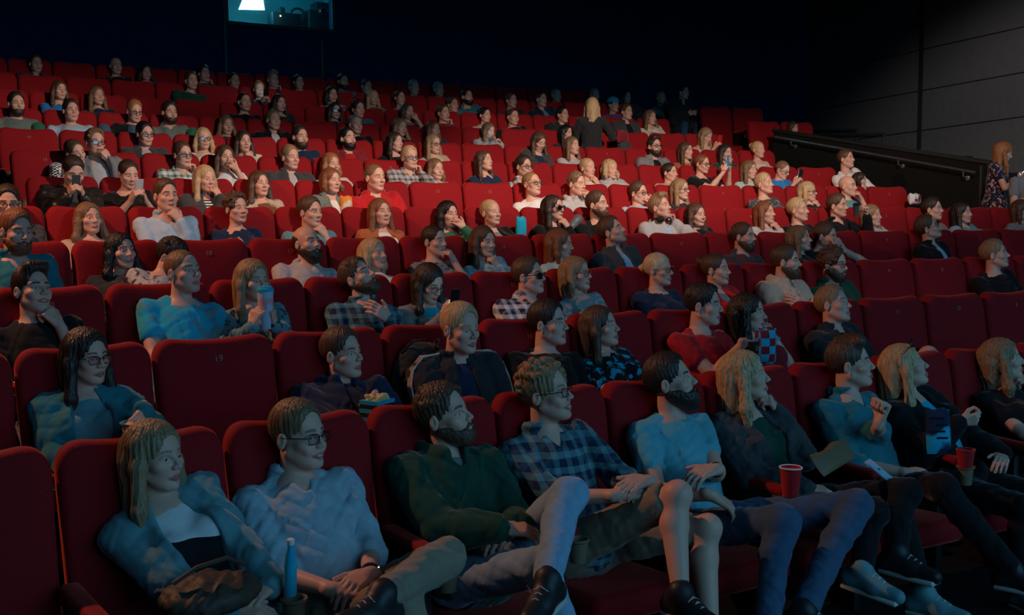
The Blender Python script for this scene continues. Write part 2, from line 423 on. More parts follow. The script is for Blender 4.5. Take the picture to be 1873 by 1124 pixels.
def head_mask(v, O, A, s, sex, smile):
    L = (v-O)@A/s; x, y, z = np.abs(L[:, 0]), L[:, 1], L[:, 2]; fr = y < -.058
    up = .004*smile; w = .024+.006*smile
    sm = lambda q: np.clip((1.15-q)/.3, 0, 1)
    lips = sm(np.sqrt((x/w)**2+((z+.0583-up*(x/w)**2)/.0112)**2))*(y < -.07)
    th = .0052 if sex == 'm' else .0038
    zc = .0335-9.0*(x-.030)**2; brow = sm(np.abs((z-zc)/th))*np.clip((x-.010)/.004, 0, 1)*np.clip((.053-x)/.005, 0, 1)*fr
    el = np.sqrt(((x-.031)/.0172)**2+((z-.0075)/.0105)**2)
    brow = np.maximum(brow, .75*np.clip(1-np.abs(el-1)/.28, 0, 1)*(z > .004)*fr)
    dark = (np.abs(z+.0583-up*(x/w)**2) < .0022)*(x < w*.95)*(y < -.075)*.55
    brow = np.maximum(brow, dark)
    st = np.clip((-.036-z+.30*np.clip(y+.02, -.1, .1))/.02, 0, 1)*np.clip((z+.125)/.02, 0, 1)*(y < .03)*np.clip((x-.0)/.001+1, 0, 1)
    st = np.maximum(st, sm(np.sqrt((x/.034)**2+((z+.043)/.012)**2))*(y < -.06))
    st *= 1-lips
    return np.stack([lips, brow, st, np.ones(len(v))], 1)
def eyes(O, A, s, gaze=(0, 0), lid=0.0, teeth=False):
    """eyeballs and lids, appended to the body mesh"""
    vs, fs, ms = [], [], []; base = 0
    G = rz(R_(gaze[0]))@rx(-R_(gaze[1]))
    for x in (-1, 1):
        c = V(x*.031, -.0655, .0072); n = 14; rings = 9
        for i in range(rings):
            th = math.pi*.62*i/(rings-1)
            for j in range(n):
                ph = 2*math.pi*j/n; p = c+.0122*(G@V(math.sin(th)*math.cos(ph), -math.cos(th), math.sin(th)*math.sin(ph))); vs.append(O+A@(p*s))
        for i in range(rings-1):
            for j in range(n): fs.append((base+i*n+j, base+i*n+(j+1) % n, base+(i+1)*n+(j+1) % n, base+(i+1)*n+j)); ms.append(2 if i < 2 else 1)
        base += rings*n
        for (a0, a1) in ((17-22*lid, 100), (-100, -24)):
            na, nb = 7, 9
            for i in range(na):
                a = R_(a0+(a1-a0)*i/(na-1))
                for j in range(nb):
                    b = R_(-86+172*j/(nb-1)); rr = .0134
                    cc = math.cos(b); k = max(cc, 0)
                    aa = a*(.35+.65*math.sqrt(k)) if (i == 0 or i == na-1 and False) else a
                    p = c+rr*V(math.sin(b), -cc*math.cos(aa), cc*math.sin(aa)); vs.append(O+A@(p*s))
            for i in range(na-1):
                for j in range(nb-1): fs.append((base+i*nb+j, base+i*nb+j+1, base+(i+1)*nb+j+1, base+(i+1)*nb+j)); ms.append(0)
            base += na*nb
    if teeth:
        n = 12; k = 5
        for i in range(k):
            th = -math.pi/2+math.pi*i/(k-1)
            for j in range(n):
                ph = 2*math.pi*j/n; vs.append(O+A@(V(.0165*math.cos(th)*math.cos(ph), -.0885-.0075*math.cos(th)*math.sin(ph), -.0572+.0042*math.sin(th)+.10*(.0165*math.cos(ph)*math.cos(th))**2*8)*s))
        for i in range(k-1):
            for j in range(n): fs.append((base+i*n+j, base+i*n+(j+1) % n, base+(i+1)*n+(j+1) % n, base+(i+1)*n+j)); ms.append(1)
    return np.array(vs), np.array(fs), ms

def hair_field(style, sex, s, h, seed, wloc):
    """hair in head coordinates; wloc(p) turns a world offset from the head centre into head coordinates"""
    F = Field(V(-.20, -.20, -.48 if style in ('long', 'wavy', 'side') else -.24), V(.20, .24, .22), h*1.0)
    def e(c, r, k=.012, mode='u', A=None): F.ell(V(*c), V(*r), A, k, mode)
    def c(a, b, r1, r2=None, k=.012, mode='u'): F.cone(V(*a), V(*b), r1, r2, k, mode)
    rg = random.Random(seed)
    cx = rg.uniform(-.008, .008); amp = .0011; freq = 29
    face = dict(c=(0, -.105, -.028), r=(.070, .062, .098))
    if style == 'buzz': e((0, .018, .046), (.0785, .0975, .0845), 0); amp = 0
    elif style in ('short', 'quiff', 'messy'):
        e((0, .020, .046), (.0805, .101, .090), 0); e((cx, .006, .074), (.068, .084, .068), .02)
        if style == 'quiff': c((-.035, -.052, .118), (.035, -.056, .122), .030, .026, .03); c((0, -.02, .12), (.01, .03, .12), .033, .03, .03)
        if style == 'messy':
            for i in range(12):
                a = rg.uniform(0, 6.28); b = rg.uniform(.1, 1.0); p = V(math.cos(a)*math.cos(b)*.072, .008+math.sin(a)*math.cos(b)*.086, .05+math.sin(b)*.078)
                q = p+V(rg.uniform(-.03, .03), rg.uniform(-.03, .02), rg.uniform(-.012, .02)); F.cone(p, q, .018, .008, .012)
            amp = .0018
    elif style == 'bald': return None
    elif style == 'balding':
        e((0, .030, .030), (.0795, .085, .075), 0); e((0, -.012, .115), (.062, .085, .055), .008, 's'); amp = .001
    elif style == 'curly':
        e((0, .020, .052), (.088, .104, .094), 0)
        for i in range(46):
            a = rg.uniform(0, 6.28); b = rg.uniform(-.35, 1.45); F.cone(V(math.cos(a)*math.cos(b)*.083, .016+math.sin(a)*math.cos(b)*.099, .052+math.sin(b)*.089), V(math.cos(a+.2)*math.cos(b)*.090, .016+math.sin(a+.2)*math.cos(b)*.106, .052+math.sin(b)*.098), .017, .013, .006)
        amp = .0018
    else:
        e((0, .018, .046), (.0845, .104, .0915), 0)
        if style in ('pony', 'bun'):
            F = Field(V(-.12, -.14, -.20), V(.12, .22, .17), h); e((0, .018, .045), (.0805, .100, .0885), 0)
            if style == 'bun': e((0, .118, .075), (.042, .036, .040), .01)
            else: c((0, .108, .045), (.012, .140, .020), .020, .028, .01); q = wloc(V(.01, .12, -.17)); F.cone(V(.012, .140, .015), q, .028, .012, .01)
        elif style in ('bob', 'long', 'wavy', 'side', 'bobshort'):
            L = dict(bob=.135, bobshort=.085, long=.30, wavy=.29, side=.32)[style]; wv = style in ('wavy',)
            for x in (-1, 1):
                p0 = V(x*.062, .010, .055); p1 = V(x*.083, -.002, -.02)
                F.cone(p0, p1, .030, .027, .02)
                end = wloc(V(x*(.088 if style == 'bob' else .098), -.035 if style != 'bob' else -.010, -L)); pm = p1*.5+end*.5+V(x*.012, -.004, 0)
                if wv: pm = pm+V(x*.015, 0, .02)
                F.cone(p1, pm, .027, .030 if wv else .025, .02); F.cone(pm, end, .030 if wv else .025, .010 if L > .2 else .017, .02)
            be = wloc(V(0, .085, -L*.92)); F.cone(V(0, .070, .02), be, .070, .045 if L > .2 else .055, .03)
            for x in (-1, 1): q = wloc(V(x*.065, .055, -L*.95)); F.cone(V(x*.045, .065, -.01), q, .045, .022, .025)
            amp = .0018 if wv else .0014
    # the face, ears and nape stay free
    short = style in ('short', 'quiff', 'messy', 'buzz', 'curly', 'balding')
    if short:
        e((0, -.114, .004), (.077, .088, .110), .006, 's')
        e((0, -.04, -.105), (.13, .115, .085), .008, 's'); F.plane(V(0, 0, -.062), V(0, .15, -1), V(-.2, -.2, -.24), V(.2, .24, -.02), .004)
        for x in (-1, 1): e((x*.085, .012, -.008), (.022, .022, .034), .004, 's')
    elif style in ('pony', 'bun'):
        e((0, -.114, .002), (.074, .082, .108), .006, 's'); e((0, -.03, -.11), (.13, .105, .085), .008, 's')
        for x in (-1, 1): e((x*.085, .006, -.010), (.020, .022, .030), .004, 's')
    else:
        e((0, -.118, -.012), (.063 if style != 'side' else .060, .080, .114), .010, 's'); F.cone(V(.012, -.10, .11), V(.014, .02, .155), .012, .014, .006, 's'); e((.006, -.108, .050), (.060, .050, .050), .010, 's')
        e((0, -.02, -.13), (.050, .085, .060), .012, 's'); F.cone(V(0, -.10, -.10), wloc(V(0, -.10, -.36)), .062, .085, .01, 's')
    if amp:
        X, Y, Z = F.ax[0][:, None, None], F.ax[1][None, :, None], F.ax[2][None, None, :]
        ph = np.arctan2(X, Y+.0+0*Z); ww = np.sin(Z*60+seed)*.05+np.sin(Z*23+seed*2)*.12
        if style == 'wavy': ww = ww*2.5
        F.F += (amp*(np.sin(ph*freq+ww*6+seed)+.6*np.sin(ph*freq*2.3+ww*9)+.5*np.sin(Y*170+Z*20+ph*3))).astype(np.float32)*(np.abs(F.F) < .1)
        if style in ('curly', 'messy', 'wavy'): F.F += (amp*.8*np.sin(X*190+seed)*np.sin(Y*180)*np.sin(Z*170)).astype(np.float32)
    return F
def beard_field(kind, h):
    F = Field(V(-.10, -.13, -.17), V(.10, .06, .03), h)
    g = .011 if kind == 'full' else (.016 if kind == 'big' else .006)
    for x in (-1, 1): F.cone(V(x*.052, .000, -.040), V(x*.022, -.060, -.090), .018+g, .016+g, .02)
    F.ell(V(0, -.060, -.086), V(.030, .026, .024 + (.016 if kind == 'big' else .004))+g, None, .02)
    F.ell(V(0, -.035, -.055), V(.056, .050, .050)+g, None, .02)
    F.plane(V(0, -.03, -.030), V(0, -.10, 1), V(-.1, -.13, -.06), V(.1, .06, .03), .006)
    F.ell(V(0, -.085, -.030), V(.042, .05, .024), None, .006, 's'); F.ell(V(0, -.10, -.0585), V(.022, .030, .0085), None, .004, 's')
    for x in (-1, 1): F.ell(V(x*.045, -.075, -.030), V(.024, .035, .024), None, .008, 's')
    for x in (-1, 1): F.cone(V(0, -.090, -.044), V(x*.028, -.078, -.056), .0065, .006, .004); F.cone(V(x*.028, -.078, -.056), V(x*.026, -.074, -.075), .007, .010, .004)
    F.ell(V(0, .02, -.13), V(.042, .05, .05), None, .01, 's')
    X, Y, Z = F.ax[0][:, None, None], F.ax[1][None, :, None], F.ax[2][None, None, :]
    F.F += (.0016*np.sin(X*260)*np.sin(Y*240+1)*np.sin(Z*200)).astype(np.float32)
    return F
def to_obj(name, F, mats, O, A, s, origin, parent):
    v, f = F.mesh()
    if len(v) == 0: return None
    v = O+(v*s)@A.T-origin
    return link(name, mesh_np(name, v, f), mats, parent)

RES = {1: (.0030, .0075, .0050), 2: (.0032, .008, .0055), 3: (.0036, .009, .006), 4: (.0042, .010, .006), 5: (.0050, .011, .007), 6: (.0060, .012, .0075), 7: (.0065, .013, .008)}
PEOPLE = []
def person(row, px, py, sex, hair, hc, top, gest, clothes, pose, glasses=0, beard=None, yaw=None, pitch=None, roll=0., lean=0., smile=0., skin='a',
           byaw=None, hip=None, legs=None, pants='denim', hands=None, gaze=(0, 0), lid=0., stub=0., stand=False, origin=None, wide=1.0, low=False, scale=1.0, shoes='black', nolegs=False, sitz=0.):
    hres, bres, fres = RES.get(row, (.0085, .015, .010)); seed = int(px*7+py*13) % 9973; m = sex == 'm'
    s = (1.0 if m else .955)*scale
    O = at(px, py, row, .16+lean) if origin is None else np.array(origin)
    fl = floor_z(row); rd = row_dir(O[0])
    if yaw is None: yaw = math.degrees(math.atan2(5.2-O[0], O[1]+9.0))*1.0 + (12 if row < 4 else 10)
    if pitch is None: pitch = 8 - row*.4
    if not stand: yaw -= (0, 0, 7, 7)[row] if row < 4 else 12
    yaw_r = R_(yaw); A = rz(yaw_r)@rx(-R_(pitch))@ry(R_(roll))
    by = rd+yaw_r*.35 if byaw is None else R_(byaw-(0 if stand else 13 if row <= 3 else 8))
    # ---- skeleton
    N = O+A@(V(0, .036, -.108)*s)+V(0, .012, -.020)*s
    if stand: P = V(N[0], N[1]+.02, N[2]-.50*scale)
    else:
        k = math.floor(O[0]/SW); hx = (.6*(k+.5)*SW+.4*O[0]) if hip is None else hip
        Pz = fl+.505+sitz; dz = N[2]-Pz; L = .47*scale; hor = math.sqrt(max(L*L-dz*dz, .0)); ry0 = row_y(row, hx)
        P = V(hx, min(max(N[1]-hor, ry0-.46), ry0-.30), Pz)
    tz = unit(N-P); tx = rz(by)@V(1, 0, 0); tx = unit(tx-tz*(tx@tz)); ty = np.cross(tz, tx); T = np.stack([tx, ty, tz], 1); L = np.linalg.norm(N-P)
    sh = (.172 if m else .150)*scale*wide; tp = lambda *a: N+T@(V(*a)*scale)
    org = V(P[0], P[1], fl) if not stand else V(P[0], P[1], N[2]-1.42*scale)
    l1, l2 = (.285, .255) if m else (.265, .235); l1 *= scale; l2 *= scale
    hs = (1.0 if m else .9)*scale
    B = rz(by)
    def gpos(g, sd):
        """wrist, pointing direction, palm normal, curl for the hand on side sd (+1 the sitter's left)"""
        hp = lambda *a: O+A@(V(*a)*s); pp = lambda *a: P+B@V(*a)
        if g == 'chin': W = hp(sd*.050, -.115, -.185); return W, hp(sd*-.004, -.092, -.098)-W, A@V(-sd*.3, 1, .3), 'chin'
        if g == 'mouth': W = hp(sd*.062, -.135, -.150); return W, hp(0, -.118, -.045)-W, A@V(-sd*.4, 1, 0), 'grip'
        if g == 'cover': W = hp(sd*.060, -.150, -.120); return W, hp(-sd*.02, -.118, -.035)-W, A@V(0, 1, 0), 'relaxed'
        if g == 'cheek': W = hp(sd*.100, -.060, -.165); return W, hp(sd*.070, -.052, -.060)-W, A@V(-sd, .2, .2), 'chin'
        if g == 'face': W = hp(sd*.075, -.150, -.095); return W, hp(sd*.020, -.100, .010)-W, A@V(-sd*.3, 1, 0), 'relaxed'
        if g == 'phone': W = tp(sd*.055, -.26, -.22); return W, V(0, 0, 0)+B@V(-sd*.25, -.55, .75), B@V(-sd, .1, .2), 'grip'
        if g == 'photo': W = hp(sd*.075+.09, -.30, -.085); return W, B@V(-sd*.3, -.25, .9), B@V(-sd, .5, 0), 'grip'
        if g == 'clasp': W = tp(sd*.075, -.235, -.27); return W, B@V(-sd*.8, -.35, .45), B@V(0, .8, -.3), 'grip'
        if g == 'cross': W = tp(-sd*.045, -.150-(.035 if sd > 0 else 0), -.285+.02*sd); return W, B@V(-sd*.8, .10, .45), B@V(0, 1, 0), 'relaxed'
        if g == 'rest': W = pp(sd*.235, -.22, .125); return W, B@V(-sd*.1, -1, -.10), V(0, 0, -1), 'relaxed'
        if g == 'thigh': W = pp(sd*.12, -.26, .115); return W, B@V(-sd*.35, -.9, -.12), V(0, 0, -1), 'relaxed'
        if g == 'fist': W = tp(sd*.16, -.26, -.10); return W, B@V(-sd*.1, -.1, 1), B@V(-sd, .4, 0), 'fist'
        if g == 'behind': W = hp(sd*.13, .12, .03); return W, A@V(-sd, .3, 0), A@V(0, -1, 0), 'relaxed'
        if g == 'drink': W = tp(sd*.06, -.24, -.09); return W, B@V(-sd*.55, -.55, .45), B@V(-sd*.6, .6, 0), 'grip'
        if g == 'down': W = tp(sd*.21, -.04, -.54); return W, V(0, -.1, -1), B@V(-sd, 0, 0), 'relaxed'
        if g == 'hold': W = tp(sd*.10, -.26, -.24); return W, B@V(-sd*.6, -.6, .2), B@V(-sd*.5, .5, .3), 'grip'
        W = pp(sd*.065, -.235+(.02 if sd > 0 else 0), .125+(.025 if sd > 0 else 0)); return W, B@V(-sd*.85, -.5, -.05), V(0, 0, -1)+B@V(0, .3, 0), 'relaxed'
    arms = []
    g2 = gest.split('+') if '+' in gest else None
    for sd in (-1, 1):
        S = tp(sd*sh/scale, .012, -.074); g = 'lap'
        if g2: g = g2[0] if sd < 0 else g2[1]
        elif gest[-1] in 'LR' and gest[:-1] in ('chin', 'mouth', 'cover', 'cheek', 'drink', 'fist', 'face', 'hold'):
            if (gest[-1] == 'L') == (sd > 0): g = gest[:-1]
        else: g = gest
        W, d, n, cu = gpos(g, sd)
        if hands and sd in hands:
            hh = hands[sd]; W = np.array(hh[0]); d = V(*hh[1]); n = V(*hh[2]); cu = hh[3]
        pole = B@V(sd*.55, .15, -1.0) if g != 'cross' else B@V(sd*.8, -.1, -.8)
        if g == 'behind': pole = B@V(sd*1, -.2, .3)
        if g in ('photo',): pole = B@V(sd*.5, 0, -1)
        E, W2 = ik(S, W, l1, l2, pole)
        arms.append((S, E, W2, d, n, cu, sd))
    # ---- body: head, neck, forearms and hands as one skin
    ttype, *fab = top.split('|'); sleeves = ttype in ('long', 'shirt', 'jacket', 'hoodie', 'blazer', 'opencardi')
    half = ttype in ('tee', 'dress'); roll_up = ttype == 'shirtroll'
    pts = [O+V(.13, .13, .14), O-V(.13, .13, .13), N+V(.13, .1, .03), N-V(.13, .12, .2)]
    for (S, E, W, d, n, cu, sd) in arms:
        du = unit(d)
        pts += [W+du*.2+V(.04, .04, .04), W+du*.1-V(.06, .06, .06), W+V(.04, .04, .04), W-V(.04, .04, .04)]
        pts += [E+V(.05, .05, .05), E-V(.05, .05, .05), S+V(.06, .06, .06), S-V(.06, .06, .06)]
    P_ = np.array(pts); lo, hi = P_.min(0), P_.max(0)
    fine = [[(O[i]-.115, O[i]+.115, hres)] for i in range(3)]
    for (S, E, W, d, n, cu, sd) in arms:
        c = W+unit(d)*.08
        for i in range(3): fine[i].append((c[i]-.085, c[i]+.085, fres))
    F = Field(lo, hi, bres, fine)
    F.h = bres if row > 7 else .010
    add_head(F, O, A, s, sex, smile)
    F.h = bres
    nr = (.051 if m else .044)*s
    F.cone(O+A@(V(0, .026, -.055)*s), tp(0, .004, -.055), nr, nr*1.12, .018)
    if ttype == 'tank' or ttype == 'dress' or ttype == 'tee':
        for sd in (-1, 1): F.cone(tp(sd*.03, .012, -.030), tp(sd*(sh/scale-.02), .012, -.078), nr*.62, .040*scale, .02)
    F.ell(tp(0, .0, -.10), V(.115, .080, .10)*scale, T, .03)
    for (S, E, W, d, n, cu, sd) in arms:
        f = hs
        F.cone(tp(sd*.06, .012, -.085), S, .034*scale, .032*scale, .02)
        if sleeves or roll_up: F.cone(S, E, .030*f, .027*f, .01); F.cone(E, W+(E-W)*.3, .027*f, .024*f, .01)
        if sleeves or roll_up:
            F.cone(W+(E-W)*(.30 if sleeves else .92), W, .026*f if sleeves else .038*f, .0235*f, .008)
        else:
            F.cone(S+(E-S)*(.0 if ttype == 'tank' else .35), E, .047*f, .040*f, .012); F.cone(E, E+(W-E)*.4, .040*f, .039*f, .010); F.cone(E+(W-E)*.3, W, .040*f, .0235*f, .012)
        for a, b, r1, r2, k in hand_prims(W, d, n, sd, cu, hs*1.02): F.cone(a, b, r1, r2, k)
    v, f = F.mesh(); mask = head_mask(v, O, A, s, sex, smile); ev, ef, em = eyes(O, A, s, gaze, lid, smile >= .7 and row <= 8)
    mi = np.concatenate([np.zeros(len(f), np.int32), np.array(em)]); f = np.concatenate([f, ef+len(v)])
    mask = np.concatenate([mask, np.tile([0, 0, 0, 1.], (len(ev), 1))]); v = np.concatenate([v, ev])-org
    lab = f"person in {clothes}, {pose}, {ORD[row]} row" if 'row' not in pose else f"person in {clothes}, {pose}"
    body = link('person', mesh_np('person', v, f, mi, True, mask), [skin_mat(skin, hc, stub), M_EYEW, M_IRIS], None, tuple(org))
    tag(body, lab, 'person', 'cinema audience' if not stand else None)
    rec = dict(row=row, X=O[0], hipx=P[0], clothes=clothes, O=O, A=A, s=s, P=P, N=N, T=T, arms=arms, o=body, org=org, stand=stand, label=lab)
    PEOPLE.append(rec)
    # ---- hair, beard, glasses
    if hair != 'bald':
        wl = lambda w: (A.T@(rz(yaw_r)@w))
        HF = hair_field('short' if hair == 'cap' else hair, sex, s, max(hres*1.05, .0034), seed, wl)
        to_obj('hair', HF, [hair_mat(hc)], O, A, s, org, body)
    if hair == 'cap':
        CF = Field(V(-.12, -.15, -.02), V(.12, .14, .17), max(hres, .005)); CF.ell(V(0, .012, .052), V(.088, .108, .092), None, 0); CF.ell(V(0, -.115, .055), V(.06, .05, .010), None, .01)
        CF.plane(V(0, 0, .050), V(0, 0, -1), V(-.2, -.2, -.1), V(.2, .2, .08), .004)
        to_obj('cap', CF, [fabric('turq')], O, A, s, org, body)
    if beard: to_obj('beard', beard_field(beard, max(hres, .0032)), [hair_mat(hc if hc not in ('blond',) else 'dkblond')], O, A, s, org, body)
    if glasses:
        g = MB(); ln = MB(); seg = 14 if row < 6 else 8
        for x in (-1, 1):
            w_, h_ = (.0255, .0175) if glasses == 1 else ((.026, .021) if glasses == 2 else (.030, .021))
            loop = []
            for i in range(seg):
                a = 2*math.pi*i/seg; ca, sa = math.cos(a), math.sin(a); px_ = abs(ca)**.7*math.copysign(1, ca)*w_; pz = abs(sa)**.7*math.copysign(1, sa)*h_
                q = V(x*.033+px_, -.0965+.12*(abs(x*.033+px_)-.01)**1.0*1.0, .004+pz); loop.append(O+A@(q*s)-org)
            g.tube(loop, (.0017 if row < 5 else .0024), 6, closed=True); c = sum(loop)/len(loop)
            ln.add([*loop], [tuple(range(seg))])
            g.tube([O+A@(V(x*.060, -.0905, .010)*s)-org, O+A@(V(x*.0765, -.040, .011)*s)-org, O+A@(V(x*.0815, .012, .012)*s)-org], .0018 if row < 5 else .0025, 5)
        g.tube([O+A@(V(-.010, -.0945, .008)*s)-org, O+A@(V(0, -.0975, .011)*s)-org, O+A@(V(.010, -.0945, .008)*s)-org], .0018, 5)
        go = g.obj('glasses', M_FRAME, body); 
        ln.obj('lens', M_DARKLENS if glasses == 3 else M_LENS, go, smooth=False)
    # ---- clothes
    trunk(row, rec, ttype, fab, m, scale, sh, tp, T, N, P, B, nr, arms, bres, seed, body, org, stand)
    if not nolegs: legs_obj(row, rec, legs, pants, m, scale, P, B, fl, body, org, stand, shoes, ttype, seed)
    return rec

M_LENS = None
def lens_mats():
    global M_LENS, M_DARKLENS
    out = []
    for nm, tr, c in (('lens', .80, (.85, .9, .92)), ('dark_lens', .25, (.06, .06, .07))):
        m = bpy.data.materials.new(nm); m.use_nodes = True; nt = m.node_tree; nt.nodes.clear()
        o = nt.nodes.new('ShaderNodeOutputMaterial'); mx = nt.nodes.new('ShaderNodeMixShader'); t = nt.nodes.new('ShaderNodeBsdfTransparent'); g = nt.nodes.new('ShaderNodeBsdfGlossy')
        g.inputs['Roughness'].default_value = .12; t.inputs['Color'].default_value = (*c, 1); mx.inputs[0].default_value = 1-tr if nm == 'lens' else .25
        nt.links.new(t.outputs[0], mx.inputs[1]); nt.links.new(g.outputs[0], mx.inputs[2]); nt.links.new(mx.outputs[0], o.inputs[0]); out.append(m)
    M_LENS, M_DARKLENS = out
lens_mats()
def base_glass():
    return M_LENS

def trunk(row, rec, ttype, fab, m, sc, sh, tp, T, N, P, B, nr, arms, bres, seed, body, org, stand):
    cres = bres*.95 if row < 6 else bres
    lo = np.minimum(N, P)-V(.26, .30, .17)*sc; hi = np.maximum(N, P)+V(.26, .22, .10)*sc
    sl = ttype in ('long', 'shirt', 'jacket', 'hoodie', 'blazer', 'opencardi', 'shirtroll')
    for (S, E, W, *_ ) in arms:
        q = [S, E, W] if sl else [S, S+(E-S)*.7]
        for p in q: lo = np.minimum(lo, p-.085); hi = np.maximum(hi, p+.085)
    L = np.linalg.norm(N-P)
    def torso(F, g, arms_on=True, sleeve=1.0):
        fz = L/.50
        F.ell(tp(0, -.004, -.205*fz), V(.150 if m else .130, .106 if m else .094, .185*fz)*sc+g, T, 0)
        F.ell(tp(0, -.018, -.36*fz), V(.145 if m else .128, .118 if m else .105, .17*fz)*sc+g, T, .05)
        F.ell(P+B@V(0, -.01, .0), V(.175 if m else .172, .135, .115)*sc+g, B, .05)
        F.cone(tp(-(sh/sc-.045), .012, -.092), tp(sh/sc-.045, .012, -.092), .052*sc+g, None, .03)
        if not m:
            for x in (-1, 1): F.ell(tp(x*.072, -.085, -.215*fz), V(.060, .052, .060)*sc+g, T, .035)
        for x in (-1, 1): F.cone(tp(x*.020, .014, -.012), tp(x*(sh/sc-.045), .012, -.068), nr*.66+g, .034*sc+g, .02)
        if arms_on:
            for (S, E, W, d, n, cu, sd) in arms:
                r1, r2, r3 = (.054, .047, .035) if m else (.046, .040, .031)
                if ttype in ('jacket', 'hoodie', 'blazer'): r1 += .006; r2 += .006; r3 += .006
                r1, r2, r3 = r1*sc+g, r2*sc+g, r3*sc+g*.6
                if sleeve >= 1: F.cone(S, E, r1, r2, .022); F.cone(E, E+(W-E)*.5, r2, (r2+r3)/2+.002, .02); F.cone(E+(W-E)*.5, W-(W-E)*.04, (r2+r3)/2+.002, r3, .02)
                elif sleeve > .7: F.cone(S, E, r1, r2, .022); F.cone(E, E+(W-E)*.12, r2, r2+.003, .02)
                else: F.cone(S, S+(E-S)*sleeve, r1, r2*1.12, .022)
    def neckhole(F, kind):
        up = unit(rec['O']+rec['A']@V(0, .03, -.07)-N)
        F.cone(tp(0, .004, .005), tp(0, .004, 0)+up*.16, nr+.009, nr+.03, .006, 's')
        if kind == 'crew': F.ell(tp(0, -.030, .012), V(.066, .066, .040)*sc, T, .008, 's')
        elif kind == 'deep': F.ell(tp(0, -.075, -.02), V(.072, .075, .085)*sc, T, .008, 's')
        elif kind == 'vee': F.ell(tp(0, -.095, -.015), V(.030, .065, .085)*sc, T, .008, 's')
    def cutlow(F):
        pass
    mat = fabric(fab[0]); rip = .0062 if row < 4 else .006
    if ttype in ('tee', 'tank', 'long', 'shirtroll', 'shirt', 'dress'):
        F = Field(lo, hi, cres); torso(F, .006, ttype != 'tank', dict(tee=.52, dress=.45, tank=0).get(ttype, .9 if ttype == 'shirtroll' else 1.0))
        if ttype in ('shirt', 'shirtroll'):
            F.ell(tp(0, .000, .014), V(nr/sc+.030, nr/sc+.028, .036)*sc, T, .012); F.ripple(rip, seed, .085); neckhole(F, 'vee')
            F.ell(tp(0, -.02, .06), V(.09, .10, .028)*sc, T, .004, 's')
        elif ttype == 'tank':
            F.ripple(rip, seed, .085); neckhole(F, 'deep')
            for (S, *_ ) in arms: F.ell(S, V(.062, .07, .075), T, .01, 's')
        elif ttype == 'long': F.ripple(rip, seed, .085); neckhole(F, 'crew' if m or 'polo' in fab else 'crew')
        else: F.ripple(rip*.9, seed, .085); neckhole(F, 'crew' if (m or ttype == 'tee') else 'deep')
        nm = dict(tee='t_shirt', tank='tank_top', long='sweater', shirt='shirt', shirtroll='shirt', dress='dress')[ttype]
        if ttype == 'dress': 
            F2 = F
        v, f = F.mesh(); link(nm, mesh_np(nm, v-org, f), [mat], body)
    else:
        inner = fabric(fab[1]) if len(fab) > 1 else base_mat('cloth_grey', COL['grey'], .88)
        F = Field(lo, hi, cres*1.1); torso(F, .002, False); F.ripple(.002, seed+1, .08); neckhole(F, 'crew')
        v, f = F.mesh(); link('shirt', mesh_np('shirt', v-org, f), [inner], body)
        F = Field(lo, hi, cres); torso(F, .016)
        if ttype == 'hoodie':
            F.ell(tp(0, .070, .010), V(.100, .055, .062)*sc, T, .03)
            for x in (-1, 1): F.cone(tp(x*.075, .03, .020), tp(x*.040, -.085, -.035), .030*sc, .018*sc, .02)
        elif ttype in ('jacket', 'opencardi', 'blazer'):
            F.ell(tp(0, .010, .008), V(nr/sc+.040, nr/sc+.034, .038 if ttype != 'opencardi' else .02)*sc, T, .014)
        F.ripple(rip*1.25, seed, .095)
        w = dict(hoodie=.030, jacket=.045, blazer=.055, opencardi=.075)[ttype]
        if ttype != 'hoodie' or len(fab) > 1:
            F.ell(tp(0, -.15, -.17), V(w, .115, .24)*sc, T, .010, 's')
        neckhole(F, 'vee')
        nm = dict(hoodie='hoodie', jacket='jacket', blazer='blazer', opencardi='cardigan')[ttype]
        v, f = F.mesh(); link(nm, mesh_np(nm, v-org, f), [mat], body)

